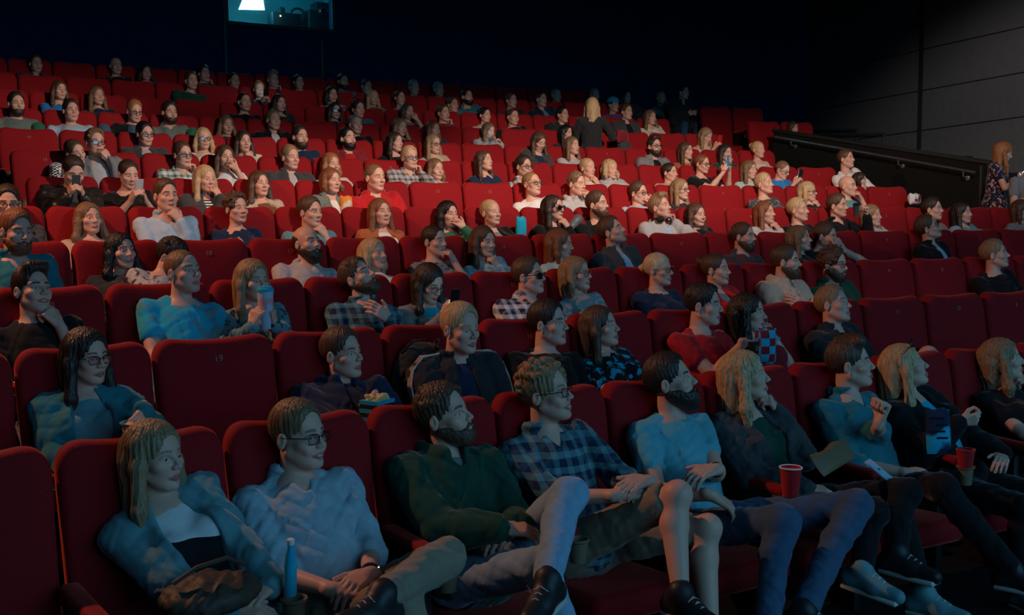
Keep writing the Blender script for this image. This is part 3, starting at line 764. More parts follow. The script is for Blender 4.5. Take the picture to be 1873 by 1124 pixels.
def legs_obj(row, rec, legs, pants, m, sc, P, B, fl, body, org, stand, shoes, ttype, seed):
    bare = pants.startswith('shorts'); pf = pants.split('|')[1] if '|' in pants else pants
    res = .0085 if row == 1 else (.013 if row < 6 else .017)
    js = []
    for sd in (-1, 1):
        h = P+B@V(sd*.090, -.02, -.015)*sc
        if legs and sd in legs: K, An, tz = legs[sd]; K = np.array(K); An = np.array(An)
        elif stand: K = P+B@V(sd*.095, -.03, -.44)*sc; An = V(K[0], K[1]+.03, org[2]+.09); tz = (B@V(0, -1, 0))
        else:
            K = P+B@V(sd*.125, -.44, .0)*sc; K[2] = fl+.475*(.9+.1*sc)+rec.get('kz', 0); An = K+B@V(0, -.03, 0); An[2] = fl+.095; tz = B@V(sd*.2, -1, 0)
        js.append((h, K, An, np.array(tz, float), sd))
    pts = np.array([p for j in js for p in j[:3]]); lo = pts.min(0)-.13; hi = pts.max(0)+.13
    r1, r2, r3 = ((.080, .058, .046) if m else (.078, .054, .041)); g = .004
    F = Field(lo, hi, res)
    F.ell(P+B@V(0, -.015, -.03)*sc, V(.17, .125, .10)*sc, B, .03)
    for h, K, An, tz, sd in js:
        F.cone(h, K, (r1+g)*sc, (r2+g)*sc, .03)
        if not bare:
            cf = K+(An-K)*.35+unit(V(0, 1, 0))*.018; F.cone(K, cf, (r2+g)*sc, (r2-.002)*sc, .015); F.cone(cf, An+(K-An)*.04, (r2-.002)*sc, r3*sc, .015)
    if bare:
        for h, K, An, tz, sd in js: F.ell(K+unit(K-h)*.03, V(.10, .10, .10), None, .005, 's')
    F.ripple(.006 if row == 1 else .007, seed+3, .10)
    v, f = F.mesh(); nm = 'shorts' if bare else ('skirt' if ttype == 'dress' else 'trousers')
    link(nm, mesh_np(nm, v-org, f), [fabric(pf)], body)
    if bare:
        F = Field(lo, hi, res)
        for h, K, An, tz, sd in js:
            F.cone(h+(K-h)*.6, K, .058, .050, .012); F.ell(K+unit(K-h)*.01, V(.049, .049, .052), None, .02)
            cf = K+(An-K)*.32+V(0, .022, 0); F.cone(K, cf, .045, .051, .02); F.cone(cf, An, .050, .031, .02)
        v, f = F.mesh(); v = v-org; me = body.data
        # the bare lower legs belong to the same skin
        base = len(me.vertices); vo = np.zeros(base*3, np.float32); me.vertices.foreach_get('co', vo); nf = len(me.polygons)
        lv = np.zeros(len(me.loops), np.int32); me.loops.foreach_get('vertex_index', lv); mi = np.zeros(nf, np.int32); me.polygons.foreach_get('material_index', mi)
        mk = np.zeros(base*4, np.float32); me.attributes['mask'].data.foreach_get('color', mk)
        nme = mesh_np('person', np.concatenate([vo.reshape(-1, 3), v]), np.concatenate([lv.reshape(-1, 4), f+base]), np.concatenate([mi, np.zeros(len(f), np.int32)]), True,
                      np.concatenate([mk.reshape(-1, 4), np.tile([0, 0, 0, 1.], (len(v), 1))]))
        for mt in me.materials: nme.materials.append(mt)
        body.data = nme
    if row <= 2 or stand:
        for h, K, An, tz, sd in js:
            F = Field(np.minimum(An, An+tz*.2)-.15, np.maximum(An, An+tz*.2)+.15, .007 if row == 1 else .012)
            t = unit(tz); dn = unit(V(0, 0, -1)-t*(-t[2])) if abs(t[2]) < .8 else unit(An-K-t*((An-K)@t))
            hl = An+dn*.050-t*.045; toe = An+dn*.062+t*.165; ml = An+dn*.055+t*.07
            F.cone(An-dn*.01, hl, .042, .036, .02); F.cone(hl, ml, .038, .040, .02); F.cone(ml, toe, .040, .031, .02); F.cone(An, ml-dn*.005, .040, .035, .02)
            c = An+dn*.088; F.plane(c, dn, c-V(.4, .4, .4), c+V(.4, .4, .4), .004)
            v, f = F.mesh()
            if len(v):
                so = link('shoe', mesh_np('shoe', v-org, f), [base_mat('shoe_'+shoes, COL[shoes], .6, .3)], body)
                b = MB(); b.box(An+dn*.084+t*.056-org, (.040, .122, .011), np.stack([np.cross(t, -dn), t, -dn], 1), 0, .010); b.obj('sole', M_SOLE, so)
                if row == 1:
                    lb = MB(); wv = np.cross(t, dn)
                    for i in range(4):
                        q = An-dn*(.012-.011*i)+t*(.040+.022*i)-org; lb.tube([q-wv*.024+dn*.010, q-dn*.004, q+wv*.024+dn*.010], .003, 6)
                    lb.obj('laces', base_mat('laces', (.5, .5, .48), .8), so)

# ---------------------------------------------------------------- hall: floor tiers, walls, partition, projection booth
def struct(o): o['kind'] = 'structure'; return o
M_CARPET = base_mat('dark_carpet', (.012, .014, .016), .95, .1, 0, 0, (60, .3))
M_WALLB = base_mat('acoustic_wall_back', (.012, .032, .085), .95, .1, 0, 0, (5, .1))
M_WALLR = base_mat('acoustic_wall_grey', (.10, .098, .098), .9, .12, 0, 0, (9, .08))
M_SEAM = base_mat('wall_seam', (.012, .012, .013), .9)
M_BLACK = base_mat('black_panel', (.012, .013, .012), .55, .3, 0, 0, (14, .12))
M_STEEL = base_mat('steel_rail', (.55, .55, .56), .28, .6, 0, .9)
xs = [-7+0.5*i for i in range(49)]
mb = MB(); P = []; F = []
edges = [(-13.0, 0.0)]
for r in range(2, 13): edges += [(r, ZS[r-2]), (r, ZS[r-1])]
def tier_y(e, X): return e if isinstance(e, float) else row_y(e-1, X)+.13
rows_ = [[(X, tier_y(e, X), z) for X in xs] for e, z in edges]+[[(X, 13.5, ZS[11]) for X in xs]]
for q in rows_: P += q
n = len(xs)
for i in range(len(rows_)-1):
    for j in range(n-1): F.append((i*n+j, i*n+j+1, (i+1)*n+j+1, (i+1)*n+j))
mb.add(P, F); struct(mb.obj('floor', M_CARPET, smooth=False))
# back wall with the opening of the projection booth
YB = 13.35
def on_y(px, py, Y): d = ray(px, py); return CAM+d*((Y-CAM[1])/d[1])
wl0 = on_y(414, 41, YB); wr0 = on_y(610, 47, YB)
bx0, bx1, bz0, bz1 = wl0[0], wr0[0], wl0[2], wl0[2]+1.15
mb = MB()
for (a, b, c, d) in ((-7, bx0, 2.5, 7.2), (bx1, 17.5, 2.5, 7.2), (bx0, bx1, 2.5, bz0), (bx0, bx1, bz1, 7.2)):
    mb.box(((a+b)/2, YB+.1, (c+d)/2), ((b-a)/2, .1, (d-c)/2))
struct(mb.obj('wall_back', M_WALLB, smooth=False))
mb = MB(); mb.box((bx0-.03, YB-.015, 4.2), (.022, .02, 1.9)); struct(mb.obj('trim_1', base_mat('teal_trim', (.03, .09, .095), .6)))
s2 = on_y(588, 100, YB)[0]; mb = MB(); mb.box((s2, YB-.015, 3.8), (.02, .02, .9)); struct(mb.obj('trim_2', base_mat('teal_trim', (0, 0, 0))))
# booth room behind the opening
M_BOOTH = base_mat('booth_paint', (.05, .30, .34), .8)
mb = MB(); Yb = YB+1.3
mb.box(((bx0+bx1)/2, Yb, (bz0+bz1)/2), ((bx1-bx0)/2+.4, .04, (bz1-bz0)/2+.2)); mb.box((bx0-.35, YB+.75, (bz0+bz1)/2), (.04, .55, .8)); mb.box((bx1+.35, YB+.75, (bz0+bz1)/2), (.04, .55, .8))
mb.box(((bx0+bx1)/2, YB+.75, bz0-.22), ((bx1-bx0)/2+.4, .55, .03)); mb.box(((bx0+bx1)/2, YB+.75, bz1+.1), ((bx1-bx0)/2+.4, .55, .03))
struct(mb.obj('wall_booth', M_BOOTH, smooth=False))
mb = MB(); w_ = (bx1-bx0)/2; cx_ = (bx0+bx1)/2
for z in (bz0, bz1): mb.box((cx_, YB-.01, z), (w_+.03, .03, .025), bev=.008)
for x in (bx0, bx1): mb.box((x, YB-.01, (bz0+bz1)/2), (.03, .03, (bz1-bz0)/2), bev=.008)
wf = struct(mb.obj('window_1', base_mat('window_frame_dark', (.02, .06, .07), .5)))
gm = MB(); gm.box((cx_, YB+.03, (bz0+bz1)/2), (w_-.02, .003, (bz1-bz0)/2-.02)); gm.obj('pane', base_glass(), wf, smooth=False)
# glowing work-light panel in the booth
c0 = on_y(460, 4, YB+.75); mb = MB()
mb.box((c0[0], c0[1], c0[2]+.18), (.135, .03, .25), bev=.012)
bl = mb.obj('light_housing', base_mat('lamp_housing', (.2, .25, .26), .5)); lb = empty('booth_light', (0, 0, 0)); bl.parent = lb
mb = MB(); P4 = [on_y(x, y, YB+.70) for x, y in ((437, 17), (484, 18), (480, -8), (447, -8))]; mb.add(P4+[p+V(0, .02, 0) for p in P4], [(0, 1, 2, 3), (7, 6, 5, 4), (0, 4, 5, 1), (1, 5, 6, 2), (2, 6, 7, 3), (3, 7, 4, 0)])
mb.obj('light_panel', base_mat('lamp_glow', (.3, .9, 1), .5, emit=((.30, .90, 1.0), 14)), lb, smooth=False)
tag(lb, 'glowing cyan-white lamp panel inside the projection booth window', 'lamp')
pl = bpy.data.lights.new('booth_glow', 'POINT'); pl.energy = 7; pl.color = (.10, .75, 1.0); pl.shadow_soft_size = .12
po = bpy.data.objects.new('booth_glow', pl); C.objects.link(po); po.location = (c0[0], c0[1]-.25, c0[2])
pl.energy = 30
# projector standing in the booth
pr = empty('film_projector', tuple(on_y(560, 30, YB+.8))); o0 = V(*pr.location)
def loc_box(mb, x0, y0, x1, y1, Y, hy=.12, bev=.02):
    a = on_y(x0, y1, Y); b = on_y(x1, y0, Y); mb.box((a+b)/2-o0, (abs(b[0]-a[0])/2, hy, abs(b[2]-a[2])/2), bev=bev)
MPR = base_mat('projector_black', (.008, .02, .024), .6)
mb = MB(); loc_box(mb, 555, 27, 606, 60, YB+.8, .3); loc_box(mb, 573, 8, 598, 30, YB+.8, .15); mb.obj('projector_body', MPR, pr)
mb = MB(); q = on_y(588, 22, YB+.5)-o0; mb.lathe(q, [(.06, -.12), (.075, .0), (.07, .1), (.05, .12)], 20, rot=rx(math.pi/2)); mb.obj('projector_lens', M_FRAME, pr)
mb = MB(); mb.tube([on_y(545, 30, YB+.6)-o0+V(.13*math.cos(a), 0, .13*math.sin(a)) for a in [i*math.pi/8 for i in range(16)]], .02, 8, closed=True); mb.obj('film_reel', MPR, pr)
tag(pr, 'dark film projector silhouette on the right side of the booth window', 'projector')
am = MB(); o0 = on_y(512, 38, YB+.7); loc_box(am, 494, 28, 545, 58, YB+.7, .15); loc_box(am, 510, 14, 520, 30, YB+.7, .05)
a_ = am.obj('equipment_rack', MPR, loc=tuple(o0)); tag(a_, 'low dark equipment rack with a yellow pilot lamp in the booth', 'equipment')
mb = MB(); q = on_y(513, 29, YB+.52)-o0; mb.lathe(q, [(.012, -.01), (.016, 0), (.008, .01)], 10, rot=rx(math.pi/2)); mb.obj('pilot_lamp', base_mat('pilot_yellow', (.8, .8, .2), .4, emit=((1, .9, .35), 2.5)), a_)
# right wall, slightly splayed, with panel seams
XB = on_y(1478, 150, YB)[0]; ws = math.tan(R_(4.6))
def on_wall(px, py):
    d = ray(px, py); # X - XB = (Y-YB)*ws
    t = (XB-CAM[0]+(CAM[1]-YB)*ws)/(d[0]-d[1]*ws); return CAM+d*t
mb = MB(); a = V(XB+(YB+13.5-YB)*0, YB, 0); b = V(XB+(-13-YB)*ws, -13, 0); dv = unit(b-a); nv = V(-dv[1], dv[0], 0)
nv = nv if nv[0] > 0 else -nv
P = [a, b, b+nv*.2, a+nv*.2]; P = [p+V(0, 0, 0) for p in P]+[p+V(0, 0, 7.2) for p in P]
mb.add(P, [(0, 1, 5, 4), (1, 2, 6, 5), (2, 3, 7, 6), (3, 0, 4, 7), (4, 5, 6, 7), (3, 2, 1, 0)]); struct(mb.obj('wall_right', M_WALLR, smooth=False))
seams = [((1873, 49), (1689, 90)), ((1873, 132), (1500, 199)), ((1873, 213), (1624, 247))]
k_ = 3
for p, q in seams:
    A0, A1 = on_wall(*p), on_wall(*q); e = (A1-A0); A0 = A0-e*1.5; A1 = A1+unit(e)*max(0, (YB-A1[1])/unit(e)[1]) ; mb = MB(); mb.tube([A0-nv*.0, A1-nv*.0], .011, 6); struct(mb.obj('trim_%d' % k_, M_SEAM)); k_ += 1
q0, q1 = on_wall(1687, 265), on_wall(1684, 20); mb = MB(); mb.box(((q0[0]+q1[0])/2, (q0[1]+q1[1])/2, 4), (.03, .035, 3.2)); struct(mb.obj('trim_%d' % k_, M_SEAM))
mb = MB(); mb.box((-7.1, 0, 3.6), (.1, 13.5, 3.6)); struct(mb.obj('wall_left', M_WALLB, smooth=False))
mb = MB(); mb.box((5.2, 3.0, 7.3), (12.6, 10.6, .1)); struct(mb.obj('ceiling', M_WALLB, smooth=False))

# unseen baffles, added to shape where the house light falls
def light_baffle(nm, Y, z0, z1, xa, xb, slope, xm, hy=.06):
    mb = MB(); P = []
    for y in (Y-hy, Y+hy):
        for x in (xa, xb):
            for z in (z0, z1): P.append((x, y, z+slope*(x-xm)))
    mb.add(P, [(0, 1, 3, 2), (4, 6, 7, 5), (0, 4, 5, 1), (2, 3, 7, 6), (0, 2, 6, 4), (1, 5, 7, 3)]); return struct(mb.obj(nm, M_BLACK, smooth=False))
light_baffle('trim_20', 2.0, 5.20, 7.2, -5, 13, -.077, 4.19)  # added upper edge, keeps the lamp off the last rows
light_baffle('trim_21', .2, 4.40, 4.95, -4, 12, -.035, 4.2)  # added lip under the lamp, keeps its light off the front rows
light_baffle('trim_22', 2.0, 4.84, 5.06, 4.22, 5.20, -.03, 4.6)  # added bar, throws shade on the middle of the back rows
for x in (4.2, 5.1):
    mb = MB(); mb.tube([(x, 2.0, 5.0), (x, 2.0, 5.3)], .02, 6); struct(mb.obj('trim_%d' % (23+int(x > 5)), M_BLACK))  # rods added to hang the shading bar
# black stair partition with a handrail on the right
XP = 10.9
def on_x(px, py, X): d = ray(px, py); return CAM+d*((X-CAM[0])/d[0])
tn, tf = on_x(1808, 299, XP), on_x(1415, 240, XP)
par = empty('stair_partition', (XP, tn[1], ZS[4])); o0 = V(*par.location)
mb = MB(); pts = [tn, tf, V(XP, tf[1]+.02, ZS[7]), V(XP, tn[1], ZS[4]-.1)]
pts2 = [p+V(.13, 0, 0) for p in pts]; Q = [p-o0 for p in pts+pts2]
mb.add(Q, [(0, 1, 2, 3), (7, 6, 5, 4), (0, 4, 5, 1), (1, 5, 6, 2), (2, 6, 7, 3), (3, 7, 4, 0)]); mb.obj('partition_panel', M_BLACK, par, smooth=False)
mb = MB(); u = unit(tf-tn); mid = (tn+tf)/2-o0+V(.065, 0, .012); up_ = unit(np.cross(V(1, 0, 0), u)); up_ = up_ if up_[2] > 0 else -up_
mb.box(mid, (.085, np.linalg.norm(tf-tn)/2+.02, .022), np.stack([V(1, 0, 0), u, up_], 1), bev=.008); mb.obj('coping', base_mat('coping_dark', (.028, .028, .026), .5), par)
mb = MB(); mb.box(V(-.006, .10, (tn[2]-ZS[4])/2), (.006, .012, (tn[2]-ZS[4])/2-.02)); mb.box(V(.02, -.01, (tn[2]-ZS[4])/2), (.035, .012, (tn[2]-ZS[4])/2)); mb.obj('corner_strip', base_mat('coping_grey', (.06, .065, .065), .5), par)
tag(par, 'black sloping partition wall beside the aisle steps with a long metal handrail', 'partition')
h0, h1 = on_x(1783, 315, XP-.10), on_x(1418, 250, XP-.10)
mb = MB(); mb.tube([h0-o0, h1-o0], .019, 12); ho = mb.obj('handrail', M_STEEL, par)
for (bx, by) in ((1762, 311), (1643, 290), (1447, 255)):
    c = on_x(bx, by, XP-.10)-o0; mb = MB(); mb.tube([c, c+V(0, 0, -.075), c+V(.095, 0, -.095)], .009, 8); mb.lathe(c+V(.085, 0, -.095), [(.032, 0), (.034, .008), (.02, .012)], 12, rot=ry(math.pi/2)); mb.obj('rail_bracket', M_STEEL, ho)
# second black railing beyond the partition
for nm, p, q, dn in (('upper', (1478, 240), (1568, 239), .25), ('lower', (1500, 249), (1618, 246), .62)):
    A0, A1 = on_x(*p, 14.2 if nm == 'upper' else 13.4), on_x(*q, 14.2 if nm == 'upper' else 13.4); r_ = empty('stair_railing', tuple(A1+V(0, 0, -dn))); oo = V(*r_.location)
    mb = MB(); mb.tube([A0-oo, A1-oo], .035, 8); mb.obj('top_rail', M_BLACK, r_)
    for f_ in (.02, .5, .98):
        c = A1+(A0-A1)*f_-oo; mb = MB(); mb.tube([c, c-V(0, 0, dn+.7)], .022, 8); mb.obj('post', M_BLACK, r_)
    tag(r_, f'black stair railing beyond the partition, {"upper and farther" if nm == "upper" else "lower and nearer"} of the two', 'railing')

# ---------------------------------------------------------------- cinema seats
def velvet():
    m = base_mat('red_velvet', (.30, .009, .013), .80, .15, .75, 0, (160, .22)); nt = m.node_tree; b = nt.nodes['Principled BSDF']
    b.inputs['Sheen Tint'].default_value = (1.0, .18, .12, 1); b.inputs['Sheen Roughness'].default_value = .35
    for n in nt.nodes:
        if n.type == 'MAP_RANGE': n.inputs['To Min'].default_value = .7; n.inputs['To Max'].default_value = 1.2
    return m
M_VEL = velvet(); M_PLAST = base_mat('seat_shell_black', (.012, .012, .013), .5, .3)
M_HOLD = base_mat('cup_holder_brass', (.20, .15, .09), .4, .5); M_HOLE = base_mat('cup_holder_inside', (.008, .008, .008), .6)
def back_mesh(inset=0.0, y0=0.0, thick=.085, bulge=True):
    HW = SW/2-.003-inset; top = H-inset; bot = .30+inset; n = 72
    def outline(ins):
        hw, R, Rb = HW-ins, max(.098-ins*.6, .02), .03; pts = []
        t_, b_ = top-ins, bot+ins
        for (cx, cz, r, a0) in ((hw-R, t_-R, R, 0), (-hw+R, t_-R, R, 90), (-hw+Rb, b_+Rb, Rb, 180), (hw-Rb, b_+Rb, Rb, 270)):
            for i in range(10): a = R_(a0+90*i/9); pts.append((cx+r*math.cos(a), cz+r*math.sin(a)))
            if a0 == 0:
                for i in range(1, 12): pts.append((hw-R-(2*hw-2*R)*i/12, t_))
        out = []
        for x, z in pts:
            f = max(0, (z-(t_-.12))/.12); u = x/HW; z2 = z-.021*f*(1-min(1, abs(u)*1.15)**2); w_ = 1-.05*(1-(z-bot)/(top-bot)); out.append((x*w_, z2))
        return out
    rings = []
    def ring(ins, y):
        rings.append([V(x, y0+y-(H-z)*.19-.012*(x/HW)**2*0, z) for x, z in outline(ins)])
    T_ = thick
    ring(.05, T_-.004); ring(.012, T_); ring(.003, T_*.85); ring(0, T_*.6); ring(0, T_*.35); ring(.004, T_*.14); ring(.014, .0); ring(.028, -.005)
    for ins, y in ((.06, -.010), (.11, -.014), (.17, -.016), (.225, -.017)): ring(ins, y)
    m_ = len(rings[0]); Vs = [p for r in rings for p in r]; Fs = []
    for i in range(len(rings)-1):
        for j in range(m_): Fs.append((i*m_+j, (i+1)*m_+j, (i+1)*m_+(j+1) % m_, i*m_+(j+1) % m_))
    Fs.append(tuple(range(m_))); Fs.append(tuple((len(rings)-1)*m_+j for j in range(m_))[::-1])
    return Vs, Fs
def mesh_of(mb, name, mat):
    me = mesh_np(name, np.array(mb.v), mb.f, mb.m, True)
    try: me.set_sharp_from_angle(angle=R_(40))
    except Exception: pass
    me.materials.append(mat); return me
SM = {}
mb = MB(); v, f = back_mesh(); mb.add([p-V(0, .045, 0) for p in v], f); SM['backrest'] = mesh_of(mb, 'backrest', M_VEL)
mb = MB(); v, f = back_mesh(.012, .048, .03); mb.add([p-V(0, .045, 0) for p in v], f); SM['back_shell'] = mesh_of(mb, 'back_shell', M_PLAST)
mb = MB(); mb.box((0, -.43, .345), (.235, .235, .058), rx(-.05), bev=.05); SM['seat_cushion'] = mesh_of(mb, 'seat_cushion', M_VEL)
mb = MB(); mb.box((0, -.325, .42), (.235, .058, .20), rx(-.16), bev=.05); SM['seat_cushion_up'] = mesh_of(mb, 'seat_cushion', M_VEL)
mb = MB(); mb.box((SW/2, -.37, .655), (.034, .20, .022), rx(.03), bev=.02); SM['armrest'] = mesh_of(mb, 'armrest', M_VEL)
mb = MB(); mb.box((SW/2, -.32, .32), (.022, .15, .32), bev=.01); mb.box((SW/2, -.36, .622), (.028, .19, .012), bev=.01); SM['support'] = mesh_of(mb, 'support', M_PLAST)
mb = MB(); mb.lathe((SW/2, -.600, .600), [(.030, -.05), (.036, .025), (.043, .030), (.043, .038), (.035, .038), (.028, -.035), (.002, -.038)], 20); SM['cup_holder'] = mesh_of(mb, 'cup_holder', M_HOLD)
M_NUM = base_mat('number_print', (.42, .16, .15), .8)
NUMS = {}
def number_mesh(n):
    if n in NUMS: return NUMS[n]
    cu = bpy.data.curves.new('number', 'FONT'); cu.body = str(n); cu.size = .042; cu.extrude = .0006; cu.align_x = 'CENTER'
    o = bpy.data.objects.new('number', cu); C.objects.link(o); bpy.context.view_layer.update()
    me = bpy.data.meshes.new_from_object(o); bpy.data.objects.remove(o); me.materials.clear(); me.materials.append(M_NUM); NUMS[n] = me
    return me
SEATS = {}
def seat(r, k, occupied, endl=False):
    X = (k+.5)*SW; s_ = empty('cinema_seat', (X, row_y(r, X), floor_z(r)), row_dir(X))
    for nm in ('backrest', 'back_shell', 'seat_cushion', 'armrest', 'support', 'cup_holder'):
        me = SM['seat_cushion_up' if nm == 'seat_cushion' and not occupied else nm]
        o = bpy.data.objects.new(nm, me); C.objects.link(o); o.parent = s_
    if endl:
        for nm in ('armrest', 'support', 'cup_holder'):
            o = bpy.data.objects.new(nm, SM[nm]); C.objects.link(o); o.parent = s_; o.location = (-SW, 0, 0)
    if r < 9:
        o = bpy.data.objects.new('number', number_mesh(int(19-math.floor(k)))); C.objects.link(o); o.parent = s_
        o.rotation_euler = (math.pi/2-.19, 0, 0); o.location = (.0, -.068-.015, H-.115)
    SEATS[r, k] = s_; s_['group'] = f'red seats in the {ORD[r]} row'; s_['category'] = 'seat'
    return s_
EXT = {1: (-2, 10), 2: (-2, 11), 3: (-1, 14), 4: (-1, 16), 5: (-1, 19), 6: (0, 17), 7: (0, 17), 8: (0, 17), 9: (0, 17), 10: (0, 17), 11: (0, 17), 12: (0, 17)}

# ---------------------------------------------------------------- the audience: row, pixel of the head centre, sex, hair, hair colour, top, gesture, clothes, pose
PR = person
# row 1
def P1(px, py, off, r=1): return at(px, py, r, off)
dn = lambda px, py, off: V(*P1(px, py, off))
PR(1, 285, 838, 'f', 'long', 'dkblond', 'opencardi|tealgrey|twotone:black:white:.80', 'lap', 'teal cardigan over white top', 'hands on a bag, leftmost', yaw=34, pitch=2, pants='black', byaw=14, hip=-.06)
PR(1, 548, 800, 'm', 'short', 'ltbrown', 'shirtroll|shirtblue', 'lap', 'light blue shirt with rolled sleeves', 'wearing glasses and smiling', glasses=1, yaw=30, pitch=3, smile=.8, pants='khaki', stub=.15, byaw=12,
   legs={-1: (dn(735, 1108, .80), dn(800, 1240, .95), (0, -1, 0)), 1: (dn(818, 1020, .72), dn(700, 1090, .98), (-.8, -.4, .2))})
PR(1, 815, 762, 'm', 'messy', 'brown', 'hoodie|dkgreen', 'clasp', 'dark green hooded jumper', 'laughing with hands clasped', beard='full', yaw=38, pitch=14, roll=-6, smile=1.3, pants='ltdenim', byaw=16,
   hands={-1: (dn(915, 968, .62), (.8, -.4, .0), (0, .3, -1), 'relaxed'), 1: (dn(952, 962, .60), (-.9, -.2, -.1), (0, .3, -1), 'relaxed')},
   legs={-1: (dn(985, 1035, .82), dn(1052, 1190, .95), (.1, -1, 0)), 1: (dn(1040, 905, .70), dn(1003, 1062, .98), (-.75, -.55, -.05))})
PR(1, 1000, 722, 'm', 'curly', 'dkblond', 'shirtroll|plaid:navy:tealgrey', 'lap', 'dark plaid shirt and shorts', 'grinning, wearing glasses', glasses=1, yaw=37, pitch=10, smile=1.1, stub=.4, pants='shorts|khaki', byaw=14,
   hands={-1: (dn(1130, 905, .62), (.9, -.3, .1), (0, .5, -1), 'fist'), 1: (dn(1185, 880, .62), (-.9, -.2, .1), (0, .3, -1), 'relaxed')},
   legs={-1: (dn(1238, 905, .78), dn(1245, 1085, .92), (.1, -1, 0)), 1: (dn(1293, 965, .74), dn(1300, 1150, .85), (.2, -1, 0))})
PR(1, 1228, 700, 'm', 'short', 'dark', 'tee|tshirtteal', 'thigh', 'teal t-shirt and black wristband', 'hands on lap, bearded face raised', beard='big', yaw=42, pitch=16, pants='denim', byaw=18,
   hands={-1: (dn(1300, 905, .60), (.75, -.5, -.5), (0, .2, -1), 'relaxed'), 1: (dn(1310, 858, .55), (-1, -.1, 0), (0, .3, -1), 'relaxed')},
   legs={-1: (dn(1432, 955, .86), dn(1405, 1130, .92), (.2, -1, 0)), 1: (dn(1568, 925, .84), dn(1470, 1115, .98), (.3, -1, 0))})
PR(1, 1365, 690, 'f', 'wavy', 'blond', 'blazer|charcoal|dkgreen', 'chinL', 'black blazer and dark wristwatch', 'left hand under chin', yaw=40, pitch=8, pants='black', byaw=14, shoes='tealgrey',
   legs={-1: (dn(1600, 935, .80), dn(1575, 1040, .85), (.25, -1, -.1)), 1: (dn(1640, 900, .74), dn(1690, 1085, 1.0), (.3, -1, 0))})
PR(1, 1556, 668, 'm', 'quiff', 'brown', 'shirtroll|teal', 'fistL', 'dark teal shirt', 'fist raised before the chest', yaw=42, pitch=8, pants='black', byaw=20,
   hands={1: (dn(1608, 772, .50), (.3, -.1, .9), (-1, .2, .2), 'fist')},
   legs={-1: (dn(1655, 900, .80), dn(1640, 1010, .9), (.2, -1, 0)), 1: (dn(1725, 892, .80), dn(1850, 1040, 1.0), (.4, -1, 0))})
PR(1, 1657, 672, 'f', 'side', 'blond', 'jacket|black|turq', 'hold+lap', 'black jacket over bright blue top', 'sunglasses pushed up on hair', yaw=40, pitch=18, pants='black', shoes='tealgrey', byaw=16)
PR(1, 1835, 660, 'f', 'wavy', 'dkblond', 'tee|black', 'chinL', 'plain black t-shirt', 'left hand by the cheek, rightmost', yaw=42, pitch=10, pants='olive', byaw=10)
# row 2
PR(2, 160, 655, 'f', 'long', 'dark', 'opencardi|teal|tealgrey', 'lap+hold', 'dark green cardigan over low top', 'wearing glasses, hand in snack tub', glasses=1, yaw=34, pitch=-2, byaw=12, hands={1: (at(262, 748, 2, .50), (-.2, -.35, -.9), (-.4, 0, -.8), 'grip')})
PR(2, 627, 650, 'm', 'short', 'brown', 'hoodie|navy|navy', 'lap+hold', 'navy hooded jacket with teal hood', 'reaching into a popcorn tub', yaw=38, pitch=6, byaw=16, hands={1: (at(690, 702, 2, .50), (-.1, -.25, -.95), (-.4, 0, -.8), 'grip')})
PR(2, 843, 604, 'm', 'short', 'blond', 'jacket|offblack|navy', 'lap', 'black striped track jacket', 'leaning forward with backpack straps', yaw=22, pitch=-2, lean=.18, byaw=10)
PR(2, 1004, 594, 'm', 'short', 'dark', 'tee|black', 'lap', 'black v-neck t-shirt', 'sitting upright', yaw=40, pitch=4, byaw=14)
PR(2, 1100, 600, 'f', 'side', 'brown', 'tee|floral:black:turq:.8', 'lap', 'black top with turquoise print', 'hands in lap', yaw=38, pitch=10, byaw=16)
PR(2, 1288, 560, 'm', 'messy', 'dark', 'tee|red', 'lap+rest', 'bright red t-shirt', 'arm stretched out to the right', yaw=42, pitch=0, byaw=20, hands={-1: (dn(1362, 625, -.72), (1, -.1, -.2), (0, .2, -1), 'relaxed')})
PR(2, 1370, 574, 'f', 'wavy', 'dark', 'tee|dkred', 'lap+mouth', 'dark red t-shirt and bracelet', 'left hand at mouth', yaw=40, pitch=2, byaw=10)
PR(2, 1525, 560, 'm', 'short', 'dkblond', 'blazer|offblack|black', 'lap', 'dark tweed jacket', 'leaning back, one knee up', yaw=30, pitch=14, roll=8, byaw=20, pants='shorts|black',
   legs={-1: (at(1640, 700, 2, .72), at(1640, 800, 2, .8), (0, -1, 0)), 1: (at(1697, 650, 2, .88), at(1690, 760, 2, 1.0), (0, -1, 0))})
# row 3
PR(3, 60, 534, 'm', 'quiff', 'dark', 'tee|black', 'chinL', 'loose black t-shirt', 'grinning, fist under the chin', yaw=34, pitch=12, roll=4, smile=1., byaw=12)
PR(3, 336, 500, 'm', 'buzz', 'ltbrown', 'tee|blotch:turq:tealgrey:1.0', 'lap', 'bright turquoise printed t-shirt', 'sitting upright', yaw=36, pitch=8, stub=.3, byaw=14)
PR(3, 463, 515, 'f', 'long', 'dkblond', 'long|floral:tealgrey:navy', 'drink', 'patterned teal jumper', 'drinking from a turquoise cup', yaw=26, pitch=-2, byaw=14, hands={-1: (at(462, 598, 3, .55), (.25, -.1, .9), (.8, .5, 0), 'grip'), 1: (at(502, 596, 3, .55), (-.1, -.1, .95), (-.8, .5, 0), 'grip')})
PR(3, 657, 510, 'm', 'messy', 'brown', 'shirt|plaid:navy:tealgrey', 'lap+clasp', 'navy plaid shirt', 'head tipped back, one hand raised', beard='full', yaw=40, pitch=30, roll=-4, byaw=18, hands={1: (at(712, 585, 3, .50), (-.6, -.1, .5), (-.3, .9, 0), 'relaxed')})
PR(3, 785, 520, 'f', 'long', 'dark', 'opencardi|grey|turq', 'phone', 'grey cardigan over turquoise top', 'looking down through glasses', glasses=2, yaw=24, pitch=-22, byaw=14)
